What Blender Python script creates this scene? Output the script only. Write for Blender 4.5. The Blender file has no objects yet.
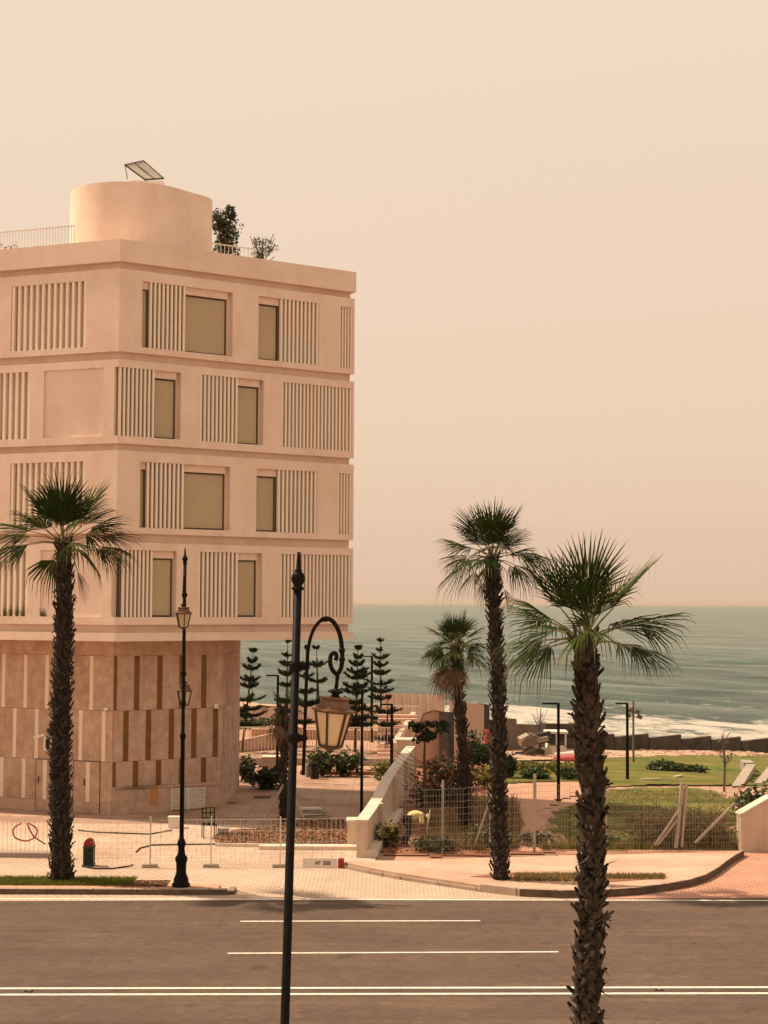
import bpy, math, random
from mathutils import Vector, Matrix, noise
R = math.radians
rnd = random.Random(7)
sc = bpy.context.scene
COL = sc.collection

# ------------------------------------------------------------------ camera
FPX = 1600.0
CH = 7.6
PITCH = math.atan(91 / FPX)
ROT = Matrix.Rotation(math.pi / 2 + PITCH, 3, 'X') @ Matrix.Rotation(R(0.3), 3, 'Z')
CAMLOC = Vector((0, 0, CH))
cam_d = bpy.data.cameras.new('camera')
cam = bpy.data.objects.new('camera', cam_d)
COL.objects.link(cam)
cam.matrix_world = Matrix.Translation(CAMLOC) @ ROT.to_4x4()
cam_d.sensor_fit = 'VERTICAL'
cam_d.sensor_height = 24
cam_d.sensor_width = 18
cam_d.lens = FPX * 24 / 1024
cam_d.clip_start = 0.5
cam_d.clip_end = 60000
sc.camera = cam


def ray(px, py):
    return ROT @ Vector(((px - 384) / FPX, -(py - 512) / FPX, -1))


def P(px, py, Y):
    d = ray(px, py)
    return CAMLOC + d * (Y / d.y)


def G(px, py, z=0.0):
    d = ray(px, py)
    return CAMLOC + d * ((z - CH) / d.z)


SH0 = Vector((33, 137))
SHN = Vector((0.81, 0.585)).normalized()


def sea_d(x, y):
    return (Vector((x, y)) - SH0).dot(SHN)


def terr(x, y):
    d = sea_d(x, y)
    pts = [(-1e9, 0), (-58, 0), (-38, -1.1), (-27, -1.9), (-20, -4.3), (0, -5.0), (25, -7), (1e9, -8)]
    for (a, za), (b, zb) in zip(pts, pts[1:]):
        if d <= b:
            if za == zb: return za
            if b > 1e8: return zb
            t = (d - a) / (b - a)
            return za + (zb - za) * t
    return -8


def T(px, py):
    """point of the terrain seen at that pixel of the photograph"""
    d = ray(px, py)
    lo = 10.0
    step = .5
    y = lo
    while y < 400:
        p = CAMLOC + d * (y / d.y)
        if p.z <= terr(p.x, p.y):
            break
        y += step
    a, b = y - step, y
    for i in range(20):
        m = (a + b) / 2
        p = CAMLOC + d * (m / d.y)
        if p.z <= terr(p.x, p.y): b = m
        else: a = m
    return CAMLOC + d * (b / d.y)


# ------------------------------------------------------------------ materials
def mat(name, col, rough=.8, col2=None, nscale=3.0, bump=0.0, bscale=40.0, spec=.3, metal=0.0, trans=0.0, stretch=None, detail=6, cover=.5, streak=0.0, sst=(1.6, 1.6, .12)):
    m = bpy.data.materials.new(name)
    m.use_nodes = True
    nt = m.node_tree
    N, L = nt.nodes, nt.links
    b = N['Principled BSDF']
    b.inputs['Base Color'].default_value = (*col, 1)
    b.inputs['Roughness'].default_value = rough
    b.inputs['Specular IOR Level'].default_value = spec
    b.inputs['Metallic'].default_value = metal
    tc = N.new('ShaderNodeTexCoord')
    src = tc.outputs['Object']
    if stretch:
        mp = N.new('ShaderNodeMapping')
        mp.inputs['Scale'].default_value = stretch
        L.new(src, mp.inputs[0])
        src = mp.outputs[0]
    if col2:
        n = N.new('ShaderNodeTexNoise')
        n.inputs['Scale'].default_value = nscale
        n.inputs['Detail'].default_value = detail
        n.inputs['Roughness'].default_value = .65
        L.new(src, n.inputs['Vector'])
        r = N.new('ShaderNodeValToRGB')
        r.color_ramp.elements[0].position = cover - .18
        r.color_ramp.elements[1].position = cover + .18
        r.color_ramp.elements[0].color = (*col, 1)
        r.color_ramp.elements[1].color = (*col2, 1)
        L.new(n.outputs[0], r.inputs[0])
        L.new(r.outputs[0], b.inputs['Base Color'])
    if streak:
        mp3 = N.new('ShaderNodeMapping'); mp3.inputs['Scale'].default_value = sst
        L.new(tc.outputs['Object'], mp3.inputs[0])
        n3 = N.new('ShaderNodeTexNoise'); n3.inputs['Scale'].default_value = 1.6; n3.inputs['Detail'].default_value = 9; n3.inputs['Roughness'].default_value = .7
        L.new(mp3.outputs[0], n3.inputs['Vector'])
        r3 = N.new('ShaderNodeValToRGB')
        r3.color_ramp.elements[0].position = .36; r3.color_ramp.elements[1].position = .58
        g_ = 1 - streak
        r3.color_ramp.elements[0].color = (g_, g_ * .97, g_ * .94, 1); r3.color_ramp.elements[1].color = (1, 1, 1, 1)
        L.new(n3.outputs[0], r3.inputs[0])
        m3 = N.new('ShaderNodeMixRGB'); m3.blend_type = 'MULTIPLY'; m3.inputs[0].default_value = 1
        L.new(r.outputs[0], m3.inputs[1]); L.new(r3.outputs[0], m3.inputs[2])
        L.new(m3.outputs[0], b.inputs['Base Color'])
    if bump:
        n2 = N.new('ShaderNodeTexNoise')
        n2.inputs['Scale'].default_value = bscale
        n2.inputs['Detail'].default_value = 5
        L.new(src, n2.inputs['Vector'])
        bp = N.new('ShaderNodeBump')
        bp.inputs['Strength'].default_value = bump
        bp.inputs['Distance'].default_value = .02
        L.new(n2.outputs[0], bp.inputs['Height'])
        L.new(bp.outputs[0], b.inputs['Normal'])
    if trans:
        t = N.new('ShaderNodeBsdfTranslucent')
        t.inputs[0].default_value = (*(col2 or col), 1)
        mx = N.new('ShaderNodeMixShader')
        mx.inputs[0].default_value = trans
        L.new(b.outputs[0], mx.inputs[1])
        L.new(t.outputs[0], mx.inputs[2])
        L.new(mx.outputs[0], N['Material Output'].inputs[0])
    return m


def brickmat(name, c1, c2, mortar, w, h, ms, rot=0.0, rough=.85, blot=None, bumpd=.25, offset=.5, blotscale=.25):
    m = bpy.data.materials.new(name)
    m.use_nodes = True
    nt = m.node_tree
    N, L = nt.nodes, nt.links
    b = N['Principled BSDF']
    b.inputs['Roughness'].default_value = rough
    b.inputs['Specular IOR Level'].default_value = .25
    tc = N.new('ShaderNodeTexCoord')
    mp = N.new('ShaderNodeMapping')
    mp.inputs['Rotation'].default_value = (0, 0, rot)
    L.new(tc.outputs['Object'], mp.inputs[0])
    br = N.new('ShaderNodeTexBrick')
    br.offset = offset
    br.inputs['Color1'].default_value = (*c1, 1)
    br.inputs['Color2'].default_value = (*c2, 1)
    br.inputs['Mortar'].default_value = (*mortar, 1)
    br.inputs['Scale'].default_value = 1
    br.inputs['Brick Width'].default_value = w
    br.inputs['Row Height'].default_value = h
    br.inputs['Mortar Size'].default_value = ms
    L.new(mp.outputs[0], br.inputs['Vector'])
    n = N.new('ShaderNodeTexNoise')
    n.inputs['Scale'].default_value = blotscale
    n.inputs['Detail'].default_value = 8
    n.inputs['Roughness'].default_value = .7
    L.new(tc.outputs['Object'], n.inputs['Vector'])
    r = N.new('ShaderNodeValToRGB')
    r.color_ramp.elements[0].position = .38
    r.color_ramp.elements[1].position = .62
    bl = blot or (.78, .72, .68)
    r.color_ramp.elements[0].color = (*bl, 1)
    r.color_ramp.elements[1].color = (1, 1, 1, 1)
    L.new(n.outputs[0], r.inputs[0])
    mx = N.new('ShaderNodeMixRGB')
    mx.blend_type = 'MULTIPLY'
    mx.inputs[0].default_value = 1
    L.new(br.outputs['Color'], mx.inputs[1])
    L.new(r.outputs[0], mx.inputs[2])
    L.new(mx.outputs[0], b.inputs['Base Color'])
    bp = N.new('ShaderNodeBump')
    bp.inputs['Strength'].default_value = bumpd
    bp.inputs['Distance'].default_value = .01
    bp.invert = True
    L.new(br.outputs['Fac'], bp.inputs['Height'])
    L.new(bp.outputs[0], b.inputs['Normal'])
    return m


M = {}
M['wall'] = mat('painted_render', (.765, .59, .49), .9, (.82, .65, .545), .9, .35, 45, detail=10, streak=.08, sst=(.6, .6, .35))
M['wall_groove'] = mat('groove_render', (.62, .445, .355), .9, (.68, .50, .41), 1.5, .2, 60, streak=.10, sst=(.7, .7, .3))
M['slat'] = mat('slat_paint', (.84, .71, .59), .7, (.87, .75, .63), 2)
M['blind'] = mat('roller_blind', (.43, .33, .20), .3, (.48, .37, .235), .9, spec=.5)
M['screen_gap'] = mat('window_with_painted_gap_shade', (.17, .12, .08), .5)  # dark colour paints the shade between the slats
M['darkframe'] = mat('bronze_frame', (.07, .05, .034), .45)
M['stone'] = mat('podium_stone', (.42, .27, .195), .85, (.58, .405, .31), 2.6, .5, 25, detail=12, streak=.22, sst=(1.2, 1.2, .5))
M['stone_lo'] = mat('podium_skirting', (.44, .29, .20), .85, (.52, .36, .26), 5, .3, 30)
M['strip_light'] = mat('pale_inlay', (.74, .60, .47), .7)
M['strip_dark'] = mat('bronze_inlay', (.14, .06, .018), .6, (.19, .09, .03), 4)
M['orange_panel'] = mat('ochre_panel', (.46, .22, .09), .8)
M['white'] = mat('white_paint', (.66, .58, .5), .7, (.74, .66, .58), 2)
M['cream_wall'] = mat('cream_render', (.55, .42, .32), .9, (.62, .49, .38), 1.3, .2, 50, streak=.16)
M['cream_cap'] = mat('pale_coping', (.66, .56, .46), .8, (.58, .48, .39), 2)
M['asphalt'] = None
M['line'] = mat('road_paint', (.72, .66, .58), .7, (.36, .29, .24), 7, cover=.62)
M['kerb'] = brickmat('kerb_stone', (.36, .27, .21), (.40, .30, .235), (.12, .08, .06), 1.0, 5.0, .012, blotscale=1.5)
M['kerb_dark'] = mat('dark_kerb_face', (.07, .045, .032), .9, (.15, .10, .07), 2.5, .3)  # kerb sides in a darker tone than the kerb tops
M['pave'] = brickmat('cream_pavers', (.54, .41, .32), (.49, .37, .285), (.30, .215, .165), .22, .22, .012, blotscale=.3, blot=(.84, .8, .76))
M['pave_pink'] = brickmat('pink_pavers', (.56, .31, .225), (.51, .28, .2), (.33, .17, .125), .22, .22, .014, rot=R(8), blotscale=.35)
M['walk'] = mat('sandy_walk', (.47, .285, .205), .92, (.60, .41, .31), .4, .3, 30, detail=12, streak=.22, sst=(.25, .8, 1))
M['plaza'] = brickmat('plaza_pavers', (.56, .43, .335), (.52, .395, .31), (.36, .265, .205), .6, .6, .015, blotscale=.22, blot=(.76, .68, .62))
M['plaza_shade'] = brickmat('shade_toned_slab_paving', (.46, .31, .225), (.40, .265, .195), (.24, .155, .115), 2.4, .5, .02, blotscale=.5, blot=(.7, .62, .58))  # building shade also painted into these darker, redder slabs
M['soil'] = mat('red_soil', (.20, .075, .042), .95, (.32, .14, .085), 2.2, .6, 20, detail=9)
M['ground'] = mat('sandy_ground', (.36, .20, .135), .95, (.46, .29, .2), .35, .5, 10, detail=10)
M['sand'] = mat('beach_sand', (.42, .25, .165), .95, (.52, .34, .235), .3, .4, 10)
M['path'] = mat('pink_path', (.43, .22, .15), .95, (.50, .29, .2), .8, .3, 20, detail=9)
M['lawn'] = mat('lawn_grass', (.06, .11, .008), .95, (.22, .16, .035), .6, .7, 12, detail=12, streak=.4, sst=(.12, .45, 1))
M['grass1'] = mat('grass_blade', (.085, .125, .010), .7, (.17, .165, .018), .8, trans=.25)
M['grass_dry'] = mat('dry_grass_blade', (.30, .19, .085), .8, (.20, .13, .06), .8, trans=.2)
M['palm1'] = mat('palm_leaf', (.026, .042, .009), .7, (.06, .078, .018), 2.5, spec=.04, trans=.08)
M['palm2'] = mat('palm_leaf_deep', (.012, .024, .006), .7, (.03, .05, .012), 2.5, spec=.04, trans=.08)
M['palm3'] = mat('palm_leaf_yellow', (.28, .21, .08), .6, (.16, .14, .045), 2.5, trans=.25)
M['palm_dead'] = mat('dry_palm_leaf', (.10, .062, .036), .85, (.20, .13, .075), 3, trans=.1)
M['bark'] = mat('palm_bark', (.012, .009, .006), .95, (.03, .021, .015), 6, .6, 25)
M['boot'] = mat('palm_leaf_base', (.016, .012, .008), .9, (.075, .055, .04), 9)
M['pine'] = mat('pine_needles', (.010, .022, .009), .7, (.022, .038, .014), 2, trans=.08, spec=.1)
M['wood'] = mat('grey_trunk', (.07, .045, .032), .9, (.12, .08, .055), 6, .4)
M['bush1'] = mat('bush_leaf', (.035, .07, .012), .6, (.10, .14, .035), 1.8, trans=.2)
M['bush2'] = mat('dark_bush_leaf', (.010, .020, .008), .6, (.028, .04, .014), 1.8, trans=.12)
M['bush3'] = mat('olive_leaf', (.085, .09, .045), .6, (.15, .14, .065), 2.5, trans=.15)
M['bush4'] = mat('russet_leaf', (.18, .075, .035), .7, (.10, .05, .025), 2.0, trans=.15)
M['bush5'] = mat('yellow_leaf', (.30, .22, .04), .7, (.16, .15, .035), 2.0, trans=.2)
M['iron'] = mat('black_iron', (.006, .006, .005), .5, (.012, .010, .009), 6, .1, 40, spec=.05)
M['bronze'] = mat('lantern_bronze', (.20, .10, .045), .5, (.12, .06, .03), 12, spec=.5, metal=.3)
M['bronze_dk'] = mat('dark_lantern_frame', (.05, .028, .014), .5)
M['lglass'] = mat('frosted_lantern_glass', (.66, .50, .30), .35, (.56, .41, .24), 4, spec=.5)
M['galv'] = mat('galvanised_steel', (.42, .36, .30), .5, (.34, .29, .24), 4, metal=.3)
M['wire'] = mat('fence_wire', (.30, .26, .21), .6)
M['wire_white'] = mat('white_fence_wire', (.62, .56, .5), .5)
M['concrete'] = mat('grey_concrete', (.30, .25, .205), .92, (.38, .31, .255), 1.5, .4, 20)
M['concrete_dk'] = mat('dark_sea_wall', (.04, .037, .032), .92, (.10, .085, .07), 1.2, .5, 10, detail=10, streak=.35, sst=(1, 1, .3))
M['concrete_md'] = mat('weathered_wall', (.13, .105, .085), .92, (.18, .145, .115), 1.2, .5, 10)
M['pinkwall'] = mat('pink_render', (.52, .33, .25), .9, (.58, .385, .295), .8, .2, 30)
M['hoard'] = mat('hoarding_sheet', (.62, .46, .36), .75, (.54, .39, .3), 1.5, stretch=(3, 3, .1))
M['red'] = mat('red_plastic', (.26, .02, .022), .6)
M['pinkcloth'] = mat('pink_cloth', (.55, .12, .12), .8)
M['darkgreen'] = mat('dark_green_plastic', (.03, .045, .03), .6)
M['skin'] = mat('skin', (.20, .10, .06), .6)
M['shirt'] = mat('yellow_shirt', (.62, .52, .18), .85, (.68, .6, .3), 5)
M['trousers'] = mat('dark_trousers', (.035, .035, .04), .9)
M['cap'] = mat('pale_cap', (.6, .5, .4), .8)
M['mulch1'] = mat('bark_mulch', (.28, .12, .06), .95, (.38, .19, .1), 4)
M['mulch2'] = mat('dark_mulch', (.11, .05, .03), .95, (.17, .085, .05), 4)
M['black'] = mat('matt_black', (.015, .013, .012), .8)
M['glassdk'] = mat('dark_glass', (.03, .03, .03), .15, spec=.6)
M['panel'] = mat('solar_glass', (.45, .38, .3), .15, spec=.7)


def asphalt():
    m = bpy.data.materials.new('asphalt')
    m.use_nodes = True
    N, L = m.node_tree.nodes, m.node_tree.links
    b = N['Principled BSDF']
    b.inputs['Roughness'].default_value = .85
    b.inputs['Specular IOR Level'].default_value = .25
    tc = N.new('ShaderNodeTexCoord')

    def nz(scale, st=None, rot=0, det=8):
        mp = N.new('ShaderNodeMapping')
        mp.inputs['Rotation'].default_value = (0, 0, rot)
        mp.inputs['Scale'].default_value = st or (1, 1, 1)
        L.new(tc.outputs['Object'], mp.inputs[0])
        n = N.new('ShaderNodeTexNoise')
        n.inputs['Scale'].default_value = scale
        n.inputs['Detail'].default_value = det
        n.inputs['Roughness'].default_value = .65
        L.new(mp.outputs[0], n.inputs['Vector'])
        return n.outputs[0]

    def ramp(src, p0, c0, p1, c1):
        r = N.new('ShaderNodeValToRGB')
        r.color_ramp.elements[0].position = p0
        r.color_ramp.elements[1].position = p1
        r.color_ramp.elements[0].color = (*c0, 1)
        r.color_ramp.elements[1].color = (*c1, 1)
        L.new(src, r.inputs[0])
        return r.outputs[0]

    def mul(a, c):
        mx = N.new('ShaderNodeMixRGB')
        mx.blend_type = 'MULTIPLY'
        mx.inputs[0].default_value = 1
        L.new(a, mx.inputs[1])
        L.new(c, mx.inputs[2])
        return mx.outputs[0]
    c = ramp(nz(.45), .35, (.092, .060, .043), .65, (.116, .078, .057))
    c = mul(c, ramp(nz(1.0, (.05, 1.3, 1)), .35, (.88, .87, .87), .65, (1.08, 1.08, 1.06)))       # wear along the lanes
    c = mul(c, ramp(nz(1.0, (.09, 1.25, 1), R(-58)), .54, (1, 1, 1), .70, (1.40, 1.36, 1.30)))
    c = mul(c, ramp(nz(1.0, (.05, .9, 1), R(-62)), .57, (1, 1, 1), .70, (.72, .70, .70)))       # scuffs across
    c = mul(c, ramp(nz(14, (.35, 1, 1), det=5), .3, (.74, .73, .73), .7, (1.24, 1.24, 1.24)))
    c = mul(c, ramp(nz(2.2), .3, (.86, .85, .84), .7, (1.14, 1.13, 1.12)))
    c = mul(c, ramp(nz(.9), .60, (1, 1, 1), .66, (.66, .64, .64)))
    L.new(c, b.inputs['Base Color'])
    bp = N.new('ShaderNodeBump')
    bp.inputs['Strength'].default_value = .4
    bp.inputs['Distance'].default_value = .01
    L.new(nz(80, det=3), bp.inputs['Height'])
    L.new(bp.outputs[0], b.inputs['Normal'])
    return m


M['asphalt'] = asphalt()


# ------------------------------------------------------------------ mesh builder
class MB:
    def __init__(s):
        s.v, s.f, s.m = [], [], []
        s.mats = []
        s.smooth = False

    def mi(s, k):
        if k not in s.mats: s.mats.append(k)
        return s.mats.index(k)

    def face(s, pts, k):
        n = len(s.v)
        s.v += [tuple(p) for p in pts]
        s.f.append(tuple(range(n, n + len(pts))))
        s.m.append(s.mi(k))

    def mesh(s, vs, fs, k):
        n = len(s.v)
        s.v += [tuple(p) for p in vs]
        i = s.mi(k)
        for f in fs:
            s.f.append(tuple(n + a for a in f))
            s.m.append(i)

    def prism(s, plan, z0, z1, k, ktop=None):
        """plan: list of (x,y), counter-clockwise"""
        n = len(plan)
        vs = [(p[0], p[1], z0) for p in plan] + [(p[0], p[1], z1) for p in plan]
        fs = [(i, (i + 1) % n, n + (i + 1) % n, n + i) for i in range(n)]
        s.mesh(vs, fs + [tuple(reversed(range(n)))], k)
        s.face(vs[n:], ktop or k)

    def box(s, c, size, k, rz=0, mtx=None):
        x, y, z = size[0] / 2, size[1] / 2, size[2] / 2
        vs = [Vector(q) for q in ((-x, -y, -z), (x, -y, -z), (x, y, -z), (-x, y, -z), (-x, -y, z), (x, -y, z), (x, y, z), (-x, y, z))]
        mt = mtx if mtx else Matrix.Rotation(rz, 3, 'Z')
        c = Vector(c)
        s.mesh([mt @ q + c for q in vs], [(0, 3, 2, 1), (4, 5, 6, 7), (0, 1, 5, 4), (1, 2, 6, 5), (2, 3, 7, 6), (3, 0, 4, 7)], k)

    def bar(s, a, b, w, k, h=None):
        a, b = Vector(a), Vector(b)
        d = b - a
        ln = d.length
        if ln < 1e-6: return
        mt = d.to_track_quat('Z', 'Y').to_matrix()
        s.box((a + b) / 2, (w, h or w, ln), k, mtx=mt)

    def tube(s, path, r, k, n=8, cap=True):
        path = [Vector(p) for p in path]
        rs = r if isinstance(r, (list, tuple)) else [r] * len(path)
        vs, fs = [], []
        up = None
        for i, p in enumerate(path):
            d = (path[min(i + 1, len(path) - 1)] - path[max(i - 1, 0)]).normalized()
            if up is None:
                up = d.orthogonal().normalized()
            else:
                up = (up - d * up.dot(d)).normalized()
            sd = d.cross(up)
            for j in range(n):
                a = 2 * math.pi * j / n
                vs.append(p + (up * math.cos(a) + sd * math.sin(a)) * rs[i])
        for i in range(len(path) - 1):
            for j in range(n):
                fs.append((i * n + j, i * n + (j + 1) % n, (i + 1) * n + (j + 1) % n, (i + 1) * n + j))
        if cap:
            fs.append(tuple(reversed(range(n))))
            fs.append(tuple((len(path) - 1) * n + j for j in range(n)))
        s.mesh(vs, fs, k)

    def lathe(s, prof, k, c=(0, 0, 0), n=14, a0=0):
        vs, fs = [], []
        for (r, z) in prof:
            for j in range(n):
                a = 2 * math.pi * j / n + a0
                vs.append((c[0] + r * math.cos(a), c[1] + r * math.sin(a), c[2] + z))
        for i in range(len(prof) - 1):
            for j in range(n):
                fs.append((i * n + j, i * n + (j + 1) % n, (i + 1) * n + (j + 1) % n, (i + 1) * n + j))
        fs.append(tuple(reversed(range(n))))
        fs.append(tuple((len(prof) - 1) * n + j for j in range(n)))
        s.mesh(vs, fs, k)

    def build(s, name, parent=None, loc=None, smooth=False):
        me = bpy.data.meshes.new(name)
        me.from_pydata(s.v, [], s.f)
        for k in s.mats: me.materials.append(M[k])
        me.polygons.foreach_set('material_index', s.m)
        if smooth:
            me.polygons.foreach_set('use_smooth', [True] * len(s.f))
        me.update()
        o = bpy.data.objects.new(name, me)
        COL.objects.link(o)
        if parent: o.parent = parent
        if loc is not None: o.location = loc
        return o


def tag(o, label=None, cat=None, group=None, kind=None):
    if label: o['label'] = label
    if cat: o['category'] = cat
    if group: o['group'] = group
    if kind: o['kind'] = kind
    return o


def thing(name, label, cat, loc=(0, 0, 0), rz=0, group=None):
    o = bpy.data.objects.new(name, None)
    o.empty_display_size = .3
    COL.objects.link(o)
    o.location = loc
    o.rotation_euler = (0, 0, rz)
    return tag(o, label, cat, group)


def struct(o):
    o['kind'] = 'structure'
    return o


def children(o):
    return [c for c in COL.objects if c.parent == o]


def copy_tree(o, parent=None):
    c = o.copy()
    COL.objects.link(c)
    c.parent = parent
    for ch in children(o): copy_tree(ch, c)
    return c


def copy_thing(o, label, loc, rz=None, scale=None):
    c = copy_tree(o)
    c['label'] = label
    c.location = loc
    if rz is not None: c.rotation_euler = (0, 0, rz)
    if scale: c.scale = (scale,) * 3
    return c


# ------------------------------------------------------------------ the ground
def make_terrain():
    xs = [-3000, -1000, -400, -250, -180, -140] + [-110 + i * 2.5 for i in range(92)] + [130, 160, 200, 300, 600, 1500, 3000]
    ys = [-60, -20, 10, 30, 50] + [55 + i * 2.5 for i in range(90)] + [300, 350, 450, 700, 1500, 4000]
    mb = MB()
    vs = []
    for y in ys:
        for x in xs:
            z = terr(x, y)
            if z == 0: z = -.03
            else: z += .12 * noise.noise(Vector((x * .3, y * .3, 0))) - .03
            vs.append((x, y, z))
    n = len(xs)
    fs1, fs2 = [], []
    for j in range(len(ys) - 1):
        for i in range(n - 1):
            f = (j * n + i, j * n + i + 1, (j + 1) * n + i + 1, (j + 1) * n + i)
            (fs2 if sea_d((xs[i] + xs[i + 1]) / 2, (ys[j] + ys[j + 1]) / 2) > -33 else fs1).append(f)
    mb.mi('ground'); mb.mi('sand')
    mb.v = vs
    mb.f = fs1 + fs2
    mb.m = [0] * len(fs1) + [1] * len(fs2)
    struct(mb.build('ground'))


make_terrain()


def sea():
    m = bpy.data.materials.new('sea_water')
    m.use_nodes = True
    N, L = m.node_tree.nodes, m.node_tree.links
    b = N['Principled BSDF']
    b.inputs['Roughness'].default_value = .22
    b.inputs['IOR'].default_value = 1.33
    tc = N.new('ShaderNodeTexCoord')
    sep = N.new('ShaderNodeSeparateXYZ')
    L.new(tc.outputs['Object'], sep.inputs[0])

    def nz(sc_, st, det=8, ro=.6):
        mp = N.new('ShaderNodeMapping')
        mp.inputs['Scale'].default_value = st
        L.new(tc.outputs['Object'], mp.inputs[0])
        n = N.new('ShaderNodeTexNoise')
        n.inputs['Scale'].default_value = sc_
        n.inputs['Detail'].default_value = det
        n.inputs['Roughness'].default_value = ro
        L.new(mp.outputs[0], n.inputs['Vector'])
        return n.outputs[0]

    def math_(op, a, bb=None, cl=False):
        n = N.new('ShaderNodeMath')
        n.operation = op
        n.use_clamp = cl
        for i, q in enumerate((a, bb)):
            if q is None: continue
            if isinstance(q, (int, float)): n.inputs[i].default_value = q
            else: L.new(q, n.inputs[i])
        return n.outputs[0]

    def ramp(src, stops):
        r = N.new('ShaderNodeValToRGB')
        e = r.color_ramp.elements
        while len(e) < len(stops): e.new(.5)
        for el, (p, c) in zip(e, stops):
            el.position = p
            el.color = (*c, 1)
        L.new(src, r.inputs[0])
        return r.outputs[0]
    big = math_('ADD', math_('MULTIPLY', nz(1, (.012, .05, 1), 6), .55), math_('MULTIPLY', nz(1, (.045, .26, 1), 8, .7), .33))
    big = math_('ADD', big, math_('MULTIPLY', nz(1, (.25, 1.3, 1), 8, .7), .12))
    water = ramp(big, [(.40, (.015, .055, .042)), (.5, (.055, .11, .082)), (.60, (.15, .20, .155))])
    # surf: broken foam lines parallel to the shore
    wob = math_('MULTIPLY', math_('SUBTRACT', nz(1, (.03, .03, 1), 3), .5), 26.0)
    dd = math_('ADD', sep.outputs['Y'], wob)
    lac = nz(1, (.22, .55, 1), 10, .72)
    prof = ramp(math_('DIVIDE', dd, 60.0), [(0, (.50,) * 3), (.06, (.40,) * 3), (.12, (.52,) * 3), (.23, (.61,) * 3), (.34, (.28,) * 3), (.52, (.16,) * 3), (.57, (.36,) * 3), (.62, (.12,) * 3), (.98, (.0,) * 3)])
    side = N.new('ShaderNodeMapRange')
    L.new(sep.outputs['X'], side.inputs[0])
    side.inputs[1].default_value = -85; side.inputs[2].default_value = -45
    prof = math_('MULTIPLY', prof, side.outputs[0])
    fo = math_('ADD', prof, lac)
    foam = ramp(fo, [(.86, (0, 0, 0)), (1.0, (1, 1, 1))])
    mx = N.new('ShaderNodeMixRGB')
    L.new(foam, mx.inputs[0])
    L.new(water, mx.inputs[1])
    mx.inputs[2].default_value = (.76, .69, .6, 1)
    L.new(mx.outputs[0], b.inputs['Base Color'])
    ro = N.new('ShaderNodeMapRange')
    L.new(foam, ro.inputs[0])
    ro.inputs[3].default_value = .22
    ro.inputs[4].default_value = .9
    L.new(ro.outputs[0], b.inputs['Roughness'])
    h = math_('ADD', math_('MULTIPLY', nz(1, (.08, .36, 1), 10, .7), 1.8), math_('MULTIPLY', nz(1, (.7, 1.6, 1), 6), .45))
    bp = N.new('ShaderNodeBump')
    bp.inputs['Strength'].default_value = 1.0
    bp.inputs['Distance'].default_value = 1.5
    L.new(h, bp.inputs['Height'])
    L.new(bp.outputs[0], b.inputs['Normal'])
    M['sea'] = m
    # mesh in shore coordinates: x along the shore, y seaward
    ys = [-26 + i * 1.5 for i in range(160)] + [230, 270, 330, 420, 600, 1000, 2000, 5000, 20500]
    xs = [-20500, -5000, -1500, -600, -420] + [-360 + i * 3.0 for i in range(190)] + [280, 400, 800, 2500, 6000, 20500]
    vs = []
    for y in ys:
        for x in xs:
            a = 1.0 if (y < 200 and -350 < x < 205) else 0.0
            a *= max(0, min(1, (200 - y) / 60)) * max(0, min(1, (y + 26) / 20))
            w = noise.noise(Vector((x * .02, y * .02, 3)))
            z = .30 * math.sin((y + 14 * w) * 2 * math.pi / 17) + .16 * math.sin((y * .93 + x * .2 + 9 * w) * 2 * math.pi / 7.3)
            z += .35 * noise.noise(Vector((x * .07, y * .2, 7)))
            vs.append((x, y, z * a))
    mb = MB()
    n = len(xs)
    mb.mesh(vs, [(j * n + i, j * n + i + 1, (j + 1) * n + i + 1, (j + 1) * n + i) for j in range(len(ys) - 1) for i in range(n - 1)], 'sea')
    o = mb.build('sea', smooth=True)
    o.location = (SH0.x, SH0.y, -4.0)
    ang = math.atan2(SHN.y, SHN.x) - math.pi / 2
    o.rotation_euler = (0, 0, ang)
    struct(o)


sea()


def sheet(name, pix, key, z=0.0, px=True):
    mb = MB()
    pts = [G(a, b, z) for a, b in pix] if px else [Vector((a, b, z)) for a, b in pix]
    mb.face([(p.x, p.y, z) for p in pts], key)
    return struct(mb.build(name))


def line_pts(y0, y1, X0, X1, z=0):
    a, b = G(0, y0, z), G(768, y1, z)
    s = (b.y - a.y) / (b.x - a.x)
    return (X0, a.y + (X0 - a.x) * s), (X1, a.y + (X1 - a.x) * s)


e0, e1 = line_pts(897, 899.5, -300, 300)           # far edge of the road
n0, n1 = (-300, 23.0), (300, 23.0)
sheet('road', [n0, n1, e1, e0], 'asphalt', 0.0, px=False)


def marking(y0, y1, w, pa=None, pb=None, name='lane_marking'):
    (x0, Y0), (x1, Y1) = line_pts(y0, y1, -300, 300)
    s = (Y1 - Y0) / (x1 - x0)
    if pa is not None:
        x0 = G(pa, y0).x; x1 = G(pb, y1).x
    f = lambda x: Y0 + (x + 300) * s
    mb = MB()
    n = max(1, int(min(60, (x1 - x0) / 5)))
    for i in range(n):
        a = x0 + (x1 - x0) * i / n; b = x0 + (x1 - x0) * (i + 1) / n
        mb.face([(a, f(a) - w / 2, .005), (b, f(b) - w / 2, .005), (b, f(b) + w / 2, .005), (a, f(a) + w / 2, .005)], 'line')
    struct(mb.build(name))


marking(898.8, 900.6, .14, name='edge_line')
marking(922, 920.2, .11, 240, 480)
marking(954.5, 951, .11, 227, 558)
marking(988.6, 987.4, .14, name='centre_line')
marking(994.8, 993.4, .14, name='centre_line')

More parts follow.
